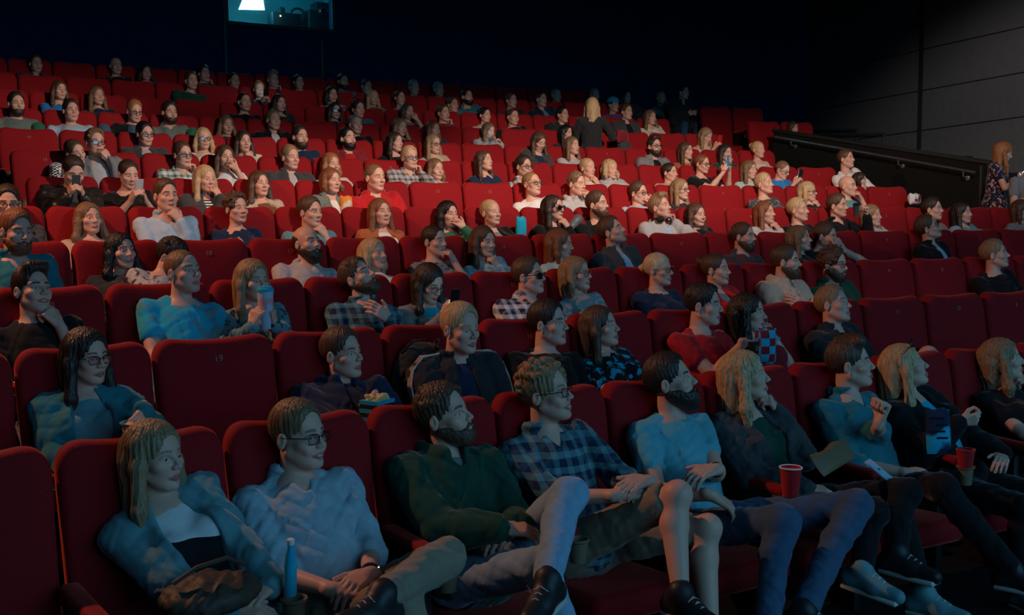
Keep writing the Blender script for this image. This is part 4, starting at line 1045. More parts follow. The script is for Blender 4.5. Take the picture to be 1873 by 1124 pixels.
PR(3, 968, 507, 'm', 'short', 'brown', 'shirt|plaid:navy:white', 'lap', 'blue and white checked shirt', 'wearing glasses', glasses=3, yaw=42, pitch=6, byaw=14)
PR(3, 1055, 503, 'f', 'bob', 'dkblond', 'long|floral:tealgrey:pink', 'lap', 'flowered scarf over teal jumper', 'wearing glasses', glasses=2, yaw=36, pitch=6, byaw=14)
PR(3, 1205, 495, 'f', 'pony', 'ltblond', 'long|navy', 'lap', 'dark navy zip jumper', 'wearing glasses', glasses=1, yaw=34, pitch=2, byaw=14)
PR(3, 1310, 495, 'f', 'bun', 'brown', 'jacket|red|grey', 'lap', 'red jacket', 'smiling slightly', yaw=36, pitch=4, smile=.4, byaw=14)
PR(3, 1438, 480, 'm', 'short', 'brown', 'hoodie|beige', 'cross', 'beige sweatshirt', 'arms folded', beard='full', yaw=44, pitch=2, byaw=20)
PR(3, 1525, 485, 'm', 'curly', 'brown', 'shirt|dkgreen', 'lap', 'dark green jacket', 'bearded, wearing glasses', glasses=1, beard='full', yaw=24, pitch=-2, smile=.8, byaw=10)
PR(3, 1820, 467, 'm', 'short', 'dkblond', 'tee|black', 'lap', 'black crew-neck t-shirt', 'alone at the right end', yaw=38, pitch=10, byaw=8)
# row 4
PR(4, 30, 425, 'm', 'short', 'auburn', 'shirt|teal', 'lap', 'open-collared teal shirt', 'leaning forward at the left end', beard='full', yaw=36, pitch=-6, lean=.1, byaw=14)
PR(4, 222, 462, 'f', 'wavy', 'black', 'long|offblack', 'lap', 'dark brown jumper and scarf', 'looking up', yaw=34, pitch=6, byaw=14)
PR(4, 314, 472, 'f', 'messy', 'dark', 'long|floral:lightgrey:charcoal', 'lap', 'grey patterned shirt', 'bent forward behind the turquoise t-shirt', yaw=60, pitch=-25, lean=.12, byaw=30)
PR(4, 562, 447, 'm', 'balding', 'dark', 'shirt|lightgrey', 'lap', 'white shirt with coloured trim', 'bearded, looking up', beard='big', yaw=34, pitch=10, byaw=10)
PR(4, 684, 467, 'f', 'bob', 'blond', 'tee|white', 'lap', 'white t-shirt', 'looking up', yaw=38, pitch=10, byaw=14)
PR(4, 795, 443, 'f', 'pony', 'dark', 'tee|floral:grey:charcoal', 'mouthL', 'grey patterned top and earring', 'hand over mouth', yaw=36, pitch=2, byaw=16)
PR(4, 885, 444, 'f', 'long', 'brown', 'shirt|plaid:tealgrey:lightblue', 'chinL', 'pale blue plaid shirt', 'hand under chin', yaw=26, pitch=-2, byaw=12)
PR(4, 1025, 448, 'f', 'bob', 'auburn', 'tee|mint', 'lap', 'mint green top', 'face turned right', yaw=52, pitch=-4, lean=.05, byaw=20)
PR(4, 1120, 425, 'm', 'short', 'brown', 'jacket|charcoal|lightblue', 'lap', 'grey hooded jacket over pale tee', 'leaning back', stub=.8, yaw=46, pitch=22, roll=-4, byaw=18)
PR(4, 1360, 434, 'm', 'pony', 'brown', 'shirt|floral:charcoal:dkred', 'lap', 'dark patterned shirt', 'goateed, looking up', beard='full', yaw=38, pitch=2, byaw=12)
PR(4, 1463, 438, 'f', 'long', 'ltbrown', 'tee|black', 'lap', 'black scoop-neck top', 'looking up to the right', yaw=42, pitch=6, byaw=10)
PR(4, 1510, 434, 'm', 'short', 'brown', 'tee|black', 'face', 'black t-shirt', 'both hands at face', yaw=36, pitch=-6, byaw=10, hip=6.0)
PR(4, 1698, 418, 'm', 'short', 'brown', 'blazer|black|lightblue', 'lap', 'black blazer over white shirt', 'reclining, wearing glasses', glasses=1, yaw=48, pitch=22, roll=-6, smile=.5, byaw=20)
# row 5
PR(5, 14, 374, 'm', 'short', 'dark', 'long|charcoal', 'coverL', 'dark grey jumper', 'glasses on, hands before mouth', glasses=1, yaw=10, pitch=-6, byaw=0)
PR(5, 163, 402, 'f', 'wavy', 'ltbrown', 'long|beige', 'lap', 'sand coloured jumper', 'hands in lap', yaw=30, pitch=6, byaw=12)
PR(5, 304, 360, 'm', 'short', 'brown', 'shirt|lightblue', 'chinL', 'pale blue shirt', 'fist under chin', yaw=24, pitch=2, byaw=10)
PR(5, 433, 384, 'f', 'curly', 'brown', 'long|navy', 'cross', 'navy blue jumper', 'arms folded', yaw=30, pitch=4, byaw=14)
PR(5, 568, 390, 'm', 'short', 'brown', 'tee|tealgrey', 'chinL', 'grey t-shirt', 'chin resting on hand', yaw=36, pitch=0, byaw=14)
PR(5, 696, 390, 'f', 'long', 'auburn', 'opencardi|rust|white', 'lap', 'tan cardigan', 'looking up', yaw=22, pitch=6, byaw=10)
PR(5, 820, 394, 'f', 'side', 'black', 'long|green', 'coverL', 'green jumper', 'hand over mouth', yaw=22, pitch=2, byaw=16)
PR(5, 898, 391, 'f', 'pony', 'blond', 'jacket|black|grey', 'lap', 'black jacket', 'sitting beside a paper bag', yaw=26, pitch=6, byaw=10)
PR(5, 1013, 382, 'f', 'long', 'dark', 'long|black', 'chinL', 'fitted black jumper', 'glasses on, hand at chin', glasses=3, yaw=34, pitch=4, byaw=16)
PR(5, 1093, 376, 'm', 'short', 'brown', 'tee|black', 'lap', 'black t-shirt', 'bearded, before a grey puffer jacket', beard='full', yaw=38, pitch=6, byaw=14, wide=1.08)
PR(5, 1208, 381, 'm', 'quiff', 'dkblond', 'jacket|lightgrey|lightblue', 'cheekL', 'light grey cardigan', 'headphones round neck, finger raised', yaw=34, pitch=14, stub=.5, byaw=14)
PR(5, 1274, 395, 'f', 'long', 'brown', 'long|black', 'lap', 'black top with rust scarf', 'smiling', yaw=18, pitch=2, smile=.9, byaw=8)
PR(5, 1400, 391, 'f', 'long', 'auburn', 'long|lightgrey', 'chinL', 'light grey top', 'hand raised to chin', yaw=30, pitch=6, byaw=14)
PR(5, 1460, 386, 'm', 'short', 'blond', 'tee|black', 'lap', 'black polo shirt', 'looking right', yaw=36, pitch=6, byaw=12)
PR(5, 1532, 378, 'm', 'short', 'brown', 'shirt|black', 'fistL', 'black collared shirt', 'holding a drink', yaw=32, pitch=2, byaw=14)
PR(5, 1595, 396, 'f', 'wavy', 'dkblond', 'long|lightgrey', 'lap', 'pale grey jumper', 'looking right', yaw=26, pitch=4, byaw=10)
PR(5, 1706, 384, 'm', 'short', 'dark', 'tee|khaki', 'lap', 'olive t-shirt', 'one knee drawn up', yaw=32, pitch=4, byaw=12, pants='ltdenim', legs={1: (at(1748, 424, 5, 0.5), at(1748, 424, 5, 0.5+.2)-V(0, 0, .48), (0, -1, 0))})
PR(5, 1760, 391, 'f', 'long', 'dark', 'shirt|tealgrey', 'lap', 'grey blue shirt', 'smiling', yaw=26, pitch=4, smile=.7, byaw=10)
PR(5, 1869, 386, 'f', 'bob', 'brown', 'long|grey', 'lap', 'grey jumper', 'at the right edge', yaw=30, pitch=-2, byaw=14, pants='grey', legs={-1: (at(1846, 424, 5, 0.5), at(1846, 424, 5, 0.5+.2)-V(0, 0, .48), (0, -1, 0))})
# row 6
PR(6, 134, 316, 'm', 'short', 'dark', 'jacket|leather|charcoal', 'phone', 'black leather jacket', 'looking down at a phone', yaw=22, pitch=-26, byaw=8)
PR(6, 235, 320, 'f', 'pony', 'dark', 'tee|black', 'phone', 'black t-shirt', 'looking at a phone', yaw=24, pitch=-16, byaw=10)
PR(6, 376, 329, 'f', 'side', 'blond', 'jacket|charcoal|stripes:black:white', 'mouthL', 'grey jacket over striped top', 'fingers at mouth', yaw=30, pitch=-4, byaw=14)
PR(6, 475, 338, 'f', 'long', 'brown', 'opencardi|beige|brown', 'lap', 'beige cardigan', 'looking up', yaw=24, pitch=4, byaw=10)
PR(6, 606, 332, 'f', 'bobshort', 'auburn', 'jacket|greygreen|white', 'lap', 'grey green jacket', 'holding a popcorn bag', yaw=30, pitch=0, byaw=12)
PR(6, 686, 327, 'm', 'buzz', 'ltbrown', 'jacket|red|grey', 'lap', 'bright red jacket', 'sitting low', yaw=30, pitch=0, byaw=14, wide=1.15, scale=1.06)
PR(6, 973, 338, 'm', 'buzz', 'dkblond', 'tee|white', 'lap', 'plain white t-shirt', 'wearing glasses', glasses=1, yaw=26, pitch=8, byaw=8)
PR(6, 1055, 338, 'm', 'messy', 'ltbrown', 'hoodie|lightgrey', 'mouthL', 'grey hooded jumper', 'hand over mouth', yaw=28, pitch=-2, byaw=14)
PR(6, 1168, 355, 'm', 'short', 'brown', 'tee|lightblue', 'coverL', 'pale blue t-shirt', 'glasses on, hand at mouth', glasses=1, yaw=30, pitch=2, byaw=12)
PR(6, 1245, 348, 'f', 'long', 'dkblond', 'long|offblack', 'lap', 'black lace top', 'wearing glasses', glasses=1, yaw=30, pitch=2, byaw=12)
PR(6, 1398, 338, 'm', 'short', 'blond', 'tee|floral:charcoal:grey', 'lap', 'dark mottled t-shirt', 'looking right', yaw=30, pitch=8, byaw=12)
PR(6, 1478, 352, 'f', 'bob', 'blond', 'long|black', 'chinL', 'black jumper', 'glasses on, leaning on hand', glasses=1, yaw=34, pitch=2, byaw=14)
PR(6, 1551, 342, 'm', 'bald', 'brown', 'tee|tealgrey', 'mouthL', 'dark grey t-shirt', 'hand at mouth', yaw=30, pitch=2, stub=.2, byaw=12)
# row 7
PR(7, 138, 280, 'f', 'pony', 'brown', 'tee|check:black:white', 'lap', 'black and white checked top', 'leaning left', yaw=36, pitch=-8, roll=-14, byaw=14, lean=.06)
PR(7, 174, 262, 'm', 'messy', 'ltbrown', 'opencardi|grey|lightgrey', 'mouthL', 'grey cardigan', 'glasses on, hand at mouth', glasses=1, yaw=26, pitch=0, byaw=10)
PR(7, 334, 285, 'm', 'short', 'brown', 'shirt|plaid:white:green', 'cheekL', 'green and blue plaid shirt', 'finger at lips', glasses=1, yaw=30, pitch=0, byaw=14)
PR(7, 412, 289, 'f', 'long', 'brown', 'tee|white', 'coverL', 'white top', 'hand over mouth', yaw=18, pitch=0, byaw=10)
PR(7, 531, 290, 'm', 'short', 'dkblond', 'jacket|charcoal|lightgrey', 'lap', 'grey zip jacket', 'sitting squarely', yaw=28, pitch=0, byaw=10, wide=1.1)
PR(7, 606, 302, 'f', 'bob', 'ginger', 'tee|cream', 'lap', 'cream top', 'looking right', yaw=26, pitch=0, byaw=10)
PR(7, 749, 290, 'm', 'short', 'blond', 'shirt|plaid:lightgrey:charcoal', 'cheekL', 'grey plaid shirt', 'head on hand', glasses=1, yaw=20, pitch=2, byaw=10)
PR(7, 797, 311, 'f', 'bob', 'ltbrown', 'tee|lightgrey', 'lap', 'light grey top', 'smiling', yaw=22, pitch=0, smile=.6, byaw=10)
PR(7, 886, 296, 'f', 'long', 'brown', 'long|navy', 'lap', 'dark blue top', 'face raised', yaw=34, pitch=10, byaw=12)
PR(7, 958, 306, 'm', 'short', 'dark', 'shirt|plaid:charcoal:white', 'cheekL', 'small checked shirt', 'glasses on, smiling', glasses=1, yaw=26, pitch=0, smile=.6, byaw=10)
PR(7, 1075, 309, 'f', 'pony', 'blond', 'tee|cream', 'chinL', 'pale top', 'hand at chin', yaw=24, pitch=2, byaw=12)
PR(7, 1116, 311, 'f', 'bobshort', 'blond', 'hoodie|lightgrey', 'lap', 'grey hooded top', 'looking right', yaw=22, pitch=0, byaw=10)
PR(7, 1225, 317, 'f', 'pony', 'dark', 'tee|beige', 'mouthL', 'beige top', 'hand at mouth', yaw=32, pitch=0, byaw=14)
PR(7, 1284, 301, 'f', 'pony', 'auburn', 'tee|black', 'photo', 'wide black t-shirt', 'taking a picture with a phone', glasses=1, yaw=30, pitch=-4, smile=.8, byaw=20, wide=1.1)
PR(7, 1371, 312, 'f', 'long', 'ltbrown', 'tee|mint', 'lap', 'mint top', 'looking right', yaw=24, pitch=0, byaw=10)
PR(7, 1431, 312, 'm', 'buzz', 'ltbrown', 'tee|blue', 'phone', 'blue t-shirt', 'face lit by a phone', glasses=1, yaw=26, pitch=-20, byaw=12, scale=.92)
PR(7, 1548, 292, 'm', 'short', 'brown', 'long|white', 'rest', 'white jumper', 'beside the seats by the handrail', yaw=28, pitch=6, byaw=4, hip=9.72)
PR(6, 1573, 330, 'f', 'bobshort', 'dark', 'tee|offblack', 'lap', 'dark top', 'small, behind the dark grey t-shirt', yaw=40, pitch=-6, byaw=10, hip=9.78, scale=.8, lean=-.62)
# row 8
PR(8, 265, 247, 'm', 'short', 'black', 'blazer|charcoal|lightgrey', 'lap', 'dark grey blazer', 'glasses on, smiling', glasses=1, yaw=28, pitch=-4, smile=.5, byaw=10)
PR(8, 372, 255, 'f', 'bob', 'blond', 'long|cream', 'lap', 'cream jumper', 'wearing glasses', glasses=1, yaw=14, pitch=0, byaw=6)
PR(8, 446, 260, 'f', 'long', 'dark', 'long|cream', 'chinL', 'ivory cardigan', 'chin on hand', yaw=16, pitch=-2, byaw=10)
PR(8, 549, 252, 'm', 'short', 'dark', 'tee|navy', 'lap', 'navy t-shirt', 'bearded', beard='full', yaw=24, pitch=0, byaw=8)
PR(8, 636, 255, 'm', 'short', 'black', 'opencardi|dkred|red', 'lap', 'red plaid shirt over red tee', 'bearded, chin up', beard='full', yaw=28, pitch=6, byaw=10)
PR(8, 723, 261, 'f', 'wavy', 'dark', 'tee|black', 'lap', 'black top', 'looking right', yaw=34, pitch=0, byaw=12)
PR(8, 793, 265, 'f', 'long', 'dkblond', 'opencardi|beige|cream', 'lap', 'beige cardigan', 'wearing glasses', glasses=1, yaw=26, pitch=0, byaw=10)
PR(8, 986, 260, 'f', 'long', 'brown', 'opencardi|charcoal|navy', 'lap', 'dark cardigan over blue top', 'looking down', yaw=16, pitch=-26, byaw=8)
PR(8, 1047, 268, 'f', 'long', 'ltbrown', 'tee|lightgrey', 'lap', 'light t-shirt', 'looking right', yaw=26, pitch=4, byaw=8)
PR(8, 1197, 269, 'm', 'quiff', 'dark', 'blazer|grey|black', 'lap', 'grey blazer over black tee', 'bearded, wearing glasses', glasses=1, beard='full', yaw=14, pitch=4, byaw=0)
PR(8, 1255, 277, 'f', 'long', 'brown', 'long|rust', 'lap', 'rust coloured top', 'looking right', yaw=26, pitch=0, byaw=8)
PR(8, 1327, 281, 'f', 'long', 'dark', 'opencardi|dkgreen|white', 'coverR', 'dark green cardigan', 'hand at mouth', yaw=14, pitch=-2, byaw=4)
PR(8, 1387, 275, 'f', 'bun', 'blond', 'tank|cream', 'lap', 'sleeveless pale top', 'looking right', yaw=20, pitch=2, byaw=4)
# row 9
PR(9, 30, 191, 'm', 'short', 'dark', 'tee|greygreen', 'lap', 'grey green t-shirt', 'bearded, at the left end', beard='full', yaw=26, pitch=-2, byaw=8, pants='green', legs={1: (at(70, 236, 9, 0.5), at(70, 236, 9, 0.5+.2)-V(0, 0, .48), (0, -1, 0))})
PR(9, 130, 204, 'm', 'short', 'dark', 'tee|lightblue', 'rest', 'pale blue t-shirt', 'arms spread wide', yaw=24, pitch=2, byaw=6, wide=1.1, pants='denim', legs={1: (at(190, 238, 9, 0.5), at(190, 238, 9, 0.5+.2)-V(0, 0, .48), (0, -1, 0))})
PR(9, 246, 205, 'm', 'short', 'ginger', 'tee|black', 'lap', 'black t-shirt', 'glasses on, chin down', glasses=1, yaw=24, pitch=-10, byaw=8, pants='denim', legs={-1: (at(243, 240, 9, 0.5), at(243, 240, 9, 0.5+.2)-V(0, 0, .48), (0, -1, 0))})
PR(9, 310, 207, 'm', 'short', 'dark', 'shirt|greygreen', 'lap', 'dark grey shirt', 'bearded, smiling', beard='full', yaw=26, pitch=-2, smile=.4, byaw=8, pants='green', legs={1: (at(352, 244, 9, 0.5), at(352, 244, 9, 0.5+.2)-V(0, 0, .48), (0, -1, 0))})
PR(9, 414, 230, 'f', 'wavy', 'ltbrown', 'tee|offblack', 'lap', 'dark blouse', 'smiling', yaw=20, pitch=-4, smile=.6, byaw=8)
PR(9, 500, 221, 'm', 'short', 'dkblond', 'blazer|black|white', 'lap', 'black jacket over white shirt', 'looking right', yaw=24, pitch=2, byaw=8)
PR(9, 650, 229, 'm', 'buzz', 'grey', 'long|black', 'lap', 'black jumper', 'smiling in shadow', yaw=22, pitch=0, smile=.5, byaw=8)
PR(9, 732, 234, 'f', 'wavy', 'dkblond', 'long|offblack', 'lap', 'dark jumper', 'leaning to the right', yaw=24, pitch=-4, roll=5, byaw=8)
PR(9, 793, 238, 'f', 'long', 'auburn', 'long|charcoal', 'lap', 'charcoal jumper', 'sitting in shadow', yaw=24, pitch=0, byaw=8)
PR(9, 894, 240, 'f', 'side', 'ltbrown', 'hoodie|lightgrey', 'phone', 'grey hoodie with pink lining', 'face lit by a phone', yaw=26, pitch=-16, byaw=8, scale=.92)
PR(9, 1036, 245, 'f', 'long', 'black', 'tee|offblack', 'lap', 'dark top', 'beside the standing woman in black', yaw=28, pitch=0, byaw=8)
PR(9, 1291, 250, 'f', 'long', 'dkblond', 'tank|cream', 'phone', 'strappy cream top', 'looking down at phone', yaw=22, pitch=-24, byaw=6)
# row 10
PR(10, 109, 167, 'f', 'long', 'brown', 'long|blue', 'lap', 'bright blue jumper', 'leaning right', yaw=28, pitch=4, roll=4, byaw=10)
PR(10, 178, 177, 'f', 'long', 'ltbrown', 'long|navy', 'lap', 'dark blue jumper', 'face raised', yaw=28, pitch=4, byaw=10)
PR(10, 447, 188, 'm', 'buzz', 'dark', 'long|black', 'lap', 'black jumper', 'in shadow', yaw=24, pitch=2, byaw=8)
PR(10, 511, 190, 'f', 'long', 'dark', 'long|offblack', 'lap', 'dark jumper', 'turned right', yaw=26, pitch=0, byaw=8)
PR(10, 612, 204, 'f', 'long', 'dark', 'tee|offblack', 'lap', 'dark t-shirt', 'wearing 3D glasses', glasses=3, yaw=18, pitch=0, byaw=8)
PR(10, 655, 201, 'm', 'curly', 'dark', 'long|teal', 'lap', 'dark teal jumper', 'in shadow', yaw=24, pitch=0, byaw=8)
PR(10, 746, 205, 'f', 'bob', 'brown', 'tee|grey', 'coverL', 'grey t-shirt', 'hand over face', yaw=22, pitch=0, byaw=8)
PR(10, 811, 208, 'm', 'short', 'brown', 'long|dkred', 'cheekL', 'dark red jumper', 'chin on hands', yaw=24, pitch=0, byaw=8)
PR(10, 887, 212, 'f', 'bun', 'black', 'tank|cream', 'lap', 'cream sleeveless top', 'looking down right', yaw=26, pitch=-2, byaw=8)
PR(10, 938, 215, 'm', 'buzz', 'brown', 'tee|black', 'lap', 'plain black t-shirt', 'smiling', yaw=18, pitch=-2, smile=.6, byaw=4)
PR(10, 1029, 211, 'm', 'short', 'black', 'jacket|offblack|charcoal', 'lap', 'black hoodie with white zip', 'looking right', yaw=26, pitch=0, byaw=10)
PR(10, 1146, 206, 'm', 'short', 'brown', 'blazer|charcoal|black', 'lap', 'charcoal jacket', 'looking right', yaw=22, pitch=0, byaw=6)
PR(10, 1190, 216, 'f', 'wavy', 'ltbrown', 'blazer|cream|white', 'lap', 'cream patterned jacket', 'looking right', yaw=18, pitch=0, byaw=6)
PR(10, 1451, 235, 'f', 'bobshort', 'brown', 'long|charcoal', 'lap', 'dark jumper', 'only the head showing above the partition', yaw=18, pitch=-6, byaw=0, scale=.9, hip=11.45)
# row 11
PR(11, 350, 149, 'm', 'short', 'brown', 'long|dkgreen', 'lap', 'dark green jumper', 'in half shadow', yaw=22, pitch=0, byaw=8)
PR(11, 474, 165, 'f', 'short', 'ginger', 'long|black', 'phone', 'black jumper', 'raising a glowing phone', yaw=8, pitch=-2, byaw=4)
PR(11, 607, 174, 'f', 'bob', 'dark', 'shirt|plaid:navy:lightblue', 'lap', 'blue plaid shirt', 'smiling', yaw=14, pitch=-2, smile=.9, byaw=4)
PR(11, 682, 180, 'f', 'long', 'blond', 'long|greygreen', 'lap+rest', 'grey jumper', 'smiling', yaw=20, pitch=0, smile=.8, byaw=6)
PR(11, 731, 180, 'f', 'pony', 'brown', 'long|grey', 'chinL', 'patterned grey top', 'hand at chin', yaw=24, pitch=0, byaw=10)
PR(11, 828, 193, 'm', 'short', 'brown', 'tee|dkred', 'lap', 'dark red t-shirt', 'next to teal polo shirt', yaw=24, pitch=0, byaw=8)
PR(11, 854, 178, 'm', 'short', 'black', 'shirt|teal', 'rest', 'teal polo shirt', 'bearded, arm on the seat back', beard='full', yaw=26, pitch=2, byaw=8)
PR(11, 935, 185, 'm', 'messy', 'brown', 'long|offblack', 'lap', 'dark jumper', 'in deep shadow', yaw=24, pitch=0, byaw=6)
PR(11, 990, 183, 'm', 'buzz', 'dark', 'jacket|navy|tealgrey', 'lap', 'navy jacket with pale trim', 'in deep shadow', yaw=24, pitch=0, byaw=6)
PR(11, 1122, 193, 'm', 'cap', 'dark', 'long|purple', 'lap', 'dark jumper and turquoise cap', 'behind the standing woman', yaw=24, pitch=0, byaw=6)
# row 12
PR(12, 66, 118, 'm', 'short', 'brown', 'jacket|black|white', 'lap', 'black jacket over white collar', 'topmost at the left', yaw=22, pitch=0, byaw=8)
PR(12, 212, 122, 'm', 'balding', 'dark', 'long|black', 'lap', 'black jumper', 'pale glint on forehead', yaw=22, pitch=0, byaw=6)
PR(12, 266, 134, 'f', 'bob', 'dark', 'long|navy', 'lap', 'dark blue jumper', 'barely lit', yaw=22, pitch=0, byaw=6)
PR(12, 373, 136, 'm', 'short', 'dark', 'long|charcoal', 'cheekL', 'dark grey jumper', 'hand at face', yaw=24, pitch=0, byaw=6)
PR(12, 428, 149, 'm', 'buzz', 'dark', 'long|offblack', 'lap', 'dark shirt', 'left of the glowing phone', yaw=20, pitch=0, byaw=6)
PR(12, 499, 147, 'm', 'quiff', 'dkblond', 'shirt|offblack', 'cheekL', 'dark collared shirt', 'smiling, hand at cheek', yaw=24, pitch=0, smile=.8, byaw=6)
PR(12, 546, 151, 'f', 'pony', 'dark', 'long|greygreen', 'lap', 'dark green jumper', 'smiling faintly', yaw=18, pitch=0, smile=.4, byaw=6)
PR(12, 627, 150, 'm', 'short', 'dark', 'long|grey', 'lap', 'grey jumper', 'bearded', beard='full', yaw=22, pitch=0, byaw=6)
PR(12, 670, 160, 'm', 'short', 'brown', 'long|charcoal', 'lap', 'charcoal jumper', 'head tilted', yaw=24, pitch=-4, roll=8, byaw=6)
PR(12, 757, 161, 'm', 'short', 'grey', 'long|navy', 'lap', 'navy jumper', 'in deep shadow', yaw=20, pitch=0, byaw=6)
PR(12, 802, 165, 'm', 'short', 'grey', 'long|black', 'lap', 'black shirt', 'pale face in deep shadow', yaw=20, pitch=0, byaw=6)
PR(12, 1017, 176, 'm', 'buzz', 'grey', 'long|teal', 'lap', 'teal jumper', 'in deep shadow', yaw=22, pitch=0, byaw=6)
PR(12, 1087, 176, 'm', 'short', 'grey', 'long|offblack', 'lap', 'black top', 'above the standing blond head', yaw=20, pitch=0, byaw=4)
PR(12, 1145, 178, 'f', 'long', 'dark', 'long|charcoal', 'lap', 'charcoal top', 'in deep shadow', yaw=20, pitch=0, byaw=4)
PR(12, 1209, 180, 'm', 'buzz', 'grey', 'long|tealgrey', 'mouthL', 'pale blue jumper', 'hand raised to face', yaw=20, pitch=0, byaw=4)
# people standing in the aisle
org = at(1250, 170, 12, .75)
PR(12, 1250, 170, 'm', 'short', 'dark', 'jacket|offblack|navy', 'hold', 'dark jacket', 'standing in the dark near the eleventh row', yaw=16, pitch=0, byaw=4, origin=tuple(org), stand=True)
so = at(1083, 196, 9, .42)
WB = PR(9, 1083, 196, 'f', 'long', 'blond', 'long|offblack', 'hold+hold', 'black jumper and trousers', 'standing with back turned before the tenth row', yaw=152, pitch=-10, byaw=148, origin=tuple(so), stand=True, pants='charcoal', hands={-1: (at(1108, 238, 9, .45), (.8, -.3, -.2), (0, .3, -1), 'grip')})
fo = CAM+ray(1836, 279)*12.9
WF = PR(6, 1836, 279, 'f', 'long', 'ginger', 'dress|floral:navy:pink', 'phone', 'dark floral dress', 'standing by the partition, phone in hand, behind the fifth row', yaw=46, pitch=-22, byaw=40, origin=tuple(fo), stand=True, pants='floral:navy:pink')
f2 = CAM+ray(1893, 300)*12.1
PR(6, 1893, 300, 'm', 'short', 'brown', 'tee|grey', 'phone', 'dark grey t-shirt', 'standing at the right edge behind the fifth row', yaw=-30, pitch=-10, byaw=-30, origin=tuple(f2), stand=True)

# ---------------------------------------------------------------- seats of the hall, labelled by who sits in them
def find(row, clothes):
    return next(p for p in PEOPLE if p['row'] == row and p['clothes'].startswith(clothes))
for r, (k0, k1) in EXT.items():
    sit = [p for p in PEOPLE if p['row'] == r and not p['stand']]
    occ = {}
    for p in sit:
        k = math.floor(p['hipx']/SW); occ.setdefault(k, p)
    for k in range(k0, k1):
        s_ = seat(r, k, k in occ, k == k0)
        if k in occ: s_['label'] = f"red cinema seat of the person in {occ[k]['clothes']}, {ORD[r]} row"
        else:
            left = [j for j in occ if j < k]; 
            if left: j = max(left); side = 'right'; nth = k-j; q = occ[j]
            else: j = min(occ); side = 'left'; nth = j-k; q = occ[j]
            w = ['', 'first', 'second', 'third', 'fourth', 'fifth', 'sixth', 'seventh', 'eighth', 'ninth', 'tenth'][nth]
            s_['label'] = f"{w} empty red seat {side} of the {' '.join(q['clothes'].split()[:5])}, {ORD[r]} row"
for r, k, lb in ((10, 19.35, 'nearer empty red seat across the aisle, left of the partition'), (10, 20.37, 'red seat behind the partition with only a head showing'),
                 (11, 19.25, 'left one of two dim empty red seats across the aisle, eleventh row'), (11, 20.27, 'right one of two dim empty red seats across the aisle, eleventh row')):
    s_ = seat(r, k, r == 11 or k > 20); s_['label'] = lb; s_['group'] = 'red seats across the aisle'
# the tier under the seats across the aisle is the same stepped floor

# ---------------------------------------------------------------- carried and resting things
def thing(name, loc, label, cat, group=None): return tag(empty(name, tuple(loc)), label, cat, group)
def look(d, up=V(0, 0, 1)):
    z = unit(d); x = unit(np.cross(up, z)); return np.stack([x, np.cross(z, x), z], 1)
def phone(rec, label, col='black', both=True, glow=3.0, back=False, size=1.0):
    ar = rec['arms']; cs = [a[2]+unit(a[3])*.095 for a in ar] if both else [ar[1][2]+unit(ar[1][3])*.095]
    c = sum(cs)/len(cs)+V(0, 0, .03); A = look(rec['O']-c); t = thing('mobile_phone', c, label, 'phone')
    mb = MB(); mb.box((0, 0, 0), (.037*size, .074*size, .0045), A, bev=.004); mb.obj('case', fabric(col), t)
    mb = MB(); mb.box(A@V(0, 0, .0052), (.033*size, .067*size, .0008), A); mb.obj('screen', base_mat('phone_screen_%d' % int(glow*10), (.1, .3, .35), .2, emit=((.45, .80, 1.0), glow)), t, smooth=False)
    return t
phone(find(3, 'grey cardigan'), 'phone held low in the hands of the grey cardigan person', glow=5, size=.8)
phone(find(6, 'black leather'), 'phone in the hands of the black leather jacket person', 'charcoal', glow=2, size=.85)
phone(find(6, 'black t-shirt'), 'pale phone held up by the person in black t-shirt, sixth row', 'lightgrey', glow=2, size=.85)
phone(find(7, 'wide black'), 'blue-cased phone raised to take a picture, seventh row', 'blue', glow=1.5, size=1.15)
phone(find(7, 'blue t-shirt'), 'glowing phone below the face of the blue t-shirt person', glow=6)
phone(find(9, 'grey hoodie'), 'glowing phone of the grey hoodie person, ninth row', glow=6)
phone(find(9, 'strappy'), 'red-cased phone of the person in strappy cream top', 'red', glow=1.5)
ph = phone(find(11, 'black jumper'), 'black phone glowing on a face high at the left', glow=14)
phone(WF, 'black phone held by the person in floral dress', glow=4)
def cup(loc, r, h, col, lid, label, name='paper_cup', tilt=None, band=None, straw=False):
    t = thing(name, loc, label, 'cup'); A = np.eye(3) if tilt is None else tilt
    mb = MB(); mb.lathe((0, 0, 0), [(r*.72, -h/2), (r*.74, -h/2+.003), (r*.98, h/2-.006), (r*1.04, h/2-.004), (r*1.04, h/2), (r*.93, h/2), (r*.9, h/2-.01), (.002, h/2-.012)], 24, rot=A); mb.obj('cup_body', fabric(col), t)
    if band: mb = MB(); mb.lathe((0, 0, 0), [(r*.80, -h*.22), (r*.955, h*.30)], 24, rot=A); mb.obj('printed_band', fabric(band), t)
    if lid: mb = MB(); mb.lathe(A@V(0, 0, h/2), [(r*1.06, -.004), (r*1.06, .008), (r*.9, .014), (r*.85, .022), (.002, .024)], 24, rot=A); mb.obj('lid', fabric(lid), t)
    if straw: mb = MB(); mb.tube([A@V(.01, 0, h/2), A@V(.015, 0, h/2+.08), A@V(.035, 0, h/2+.10)], .004, 8); mb.obj('straw', fabric('white'), t)
    return t
cup(at(486, 566, 3, .54), .042, .20, 'lightblue', 'turq', 'tall turquoise-lidded cup held by the teal jumper person', band='blotch:pink:lightblue')
def holder(r, k): X = k*SW; d = row_dir(X); return V(X, row_y(r, X), floor_z(r))+rz(d)@V(0, -.615, .66)
c_ = at(1446, 880, 1, .60); t = cup(c_, .045, .12, 'red', None, 'red paper cup with white rim beside the black blazer person')
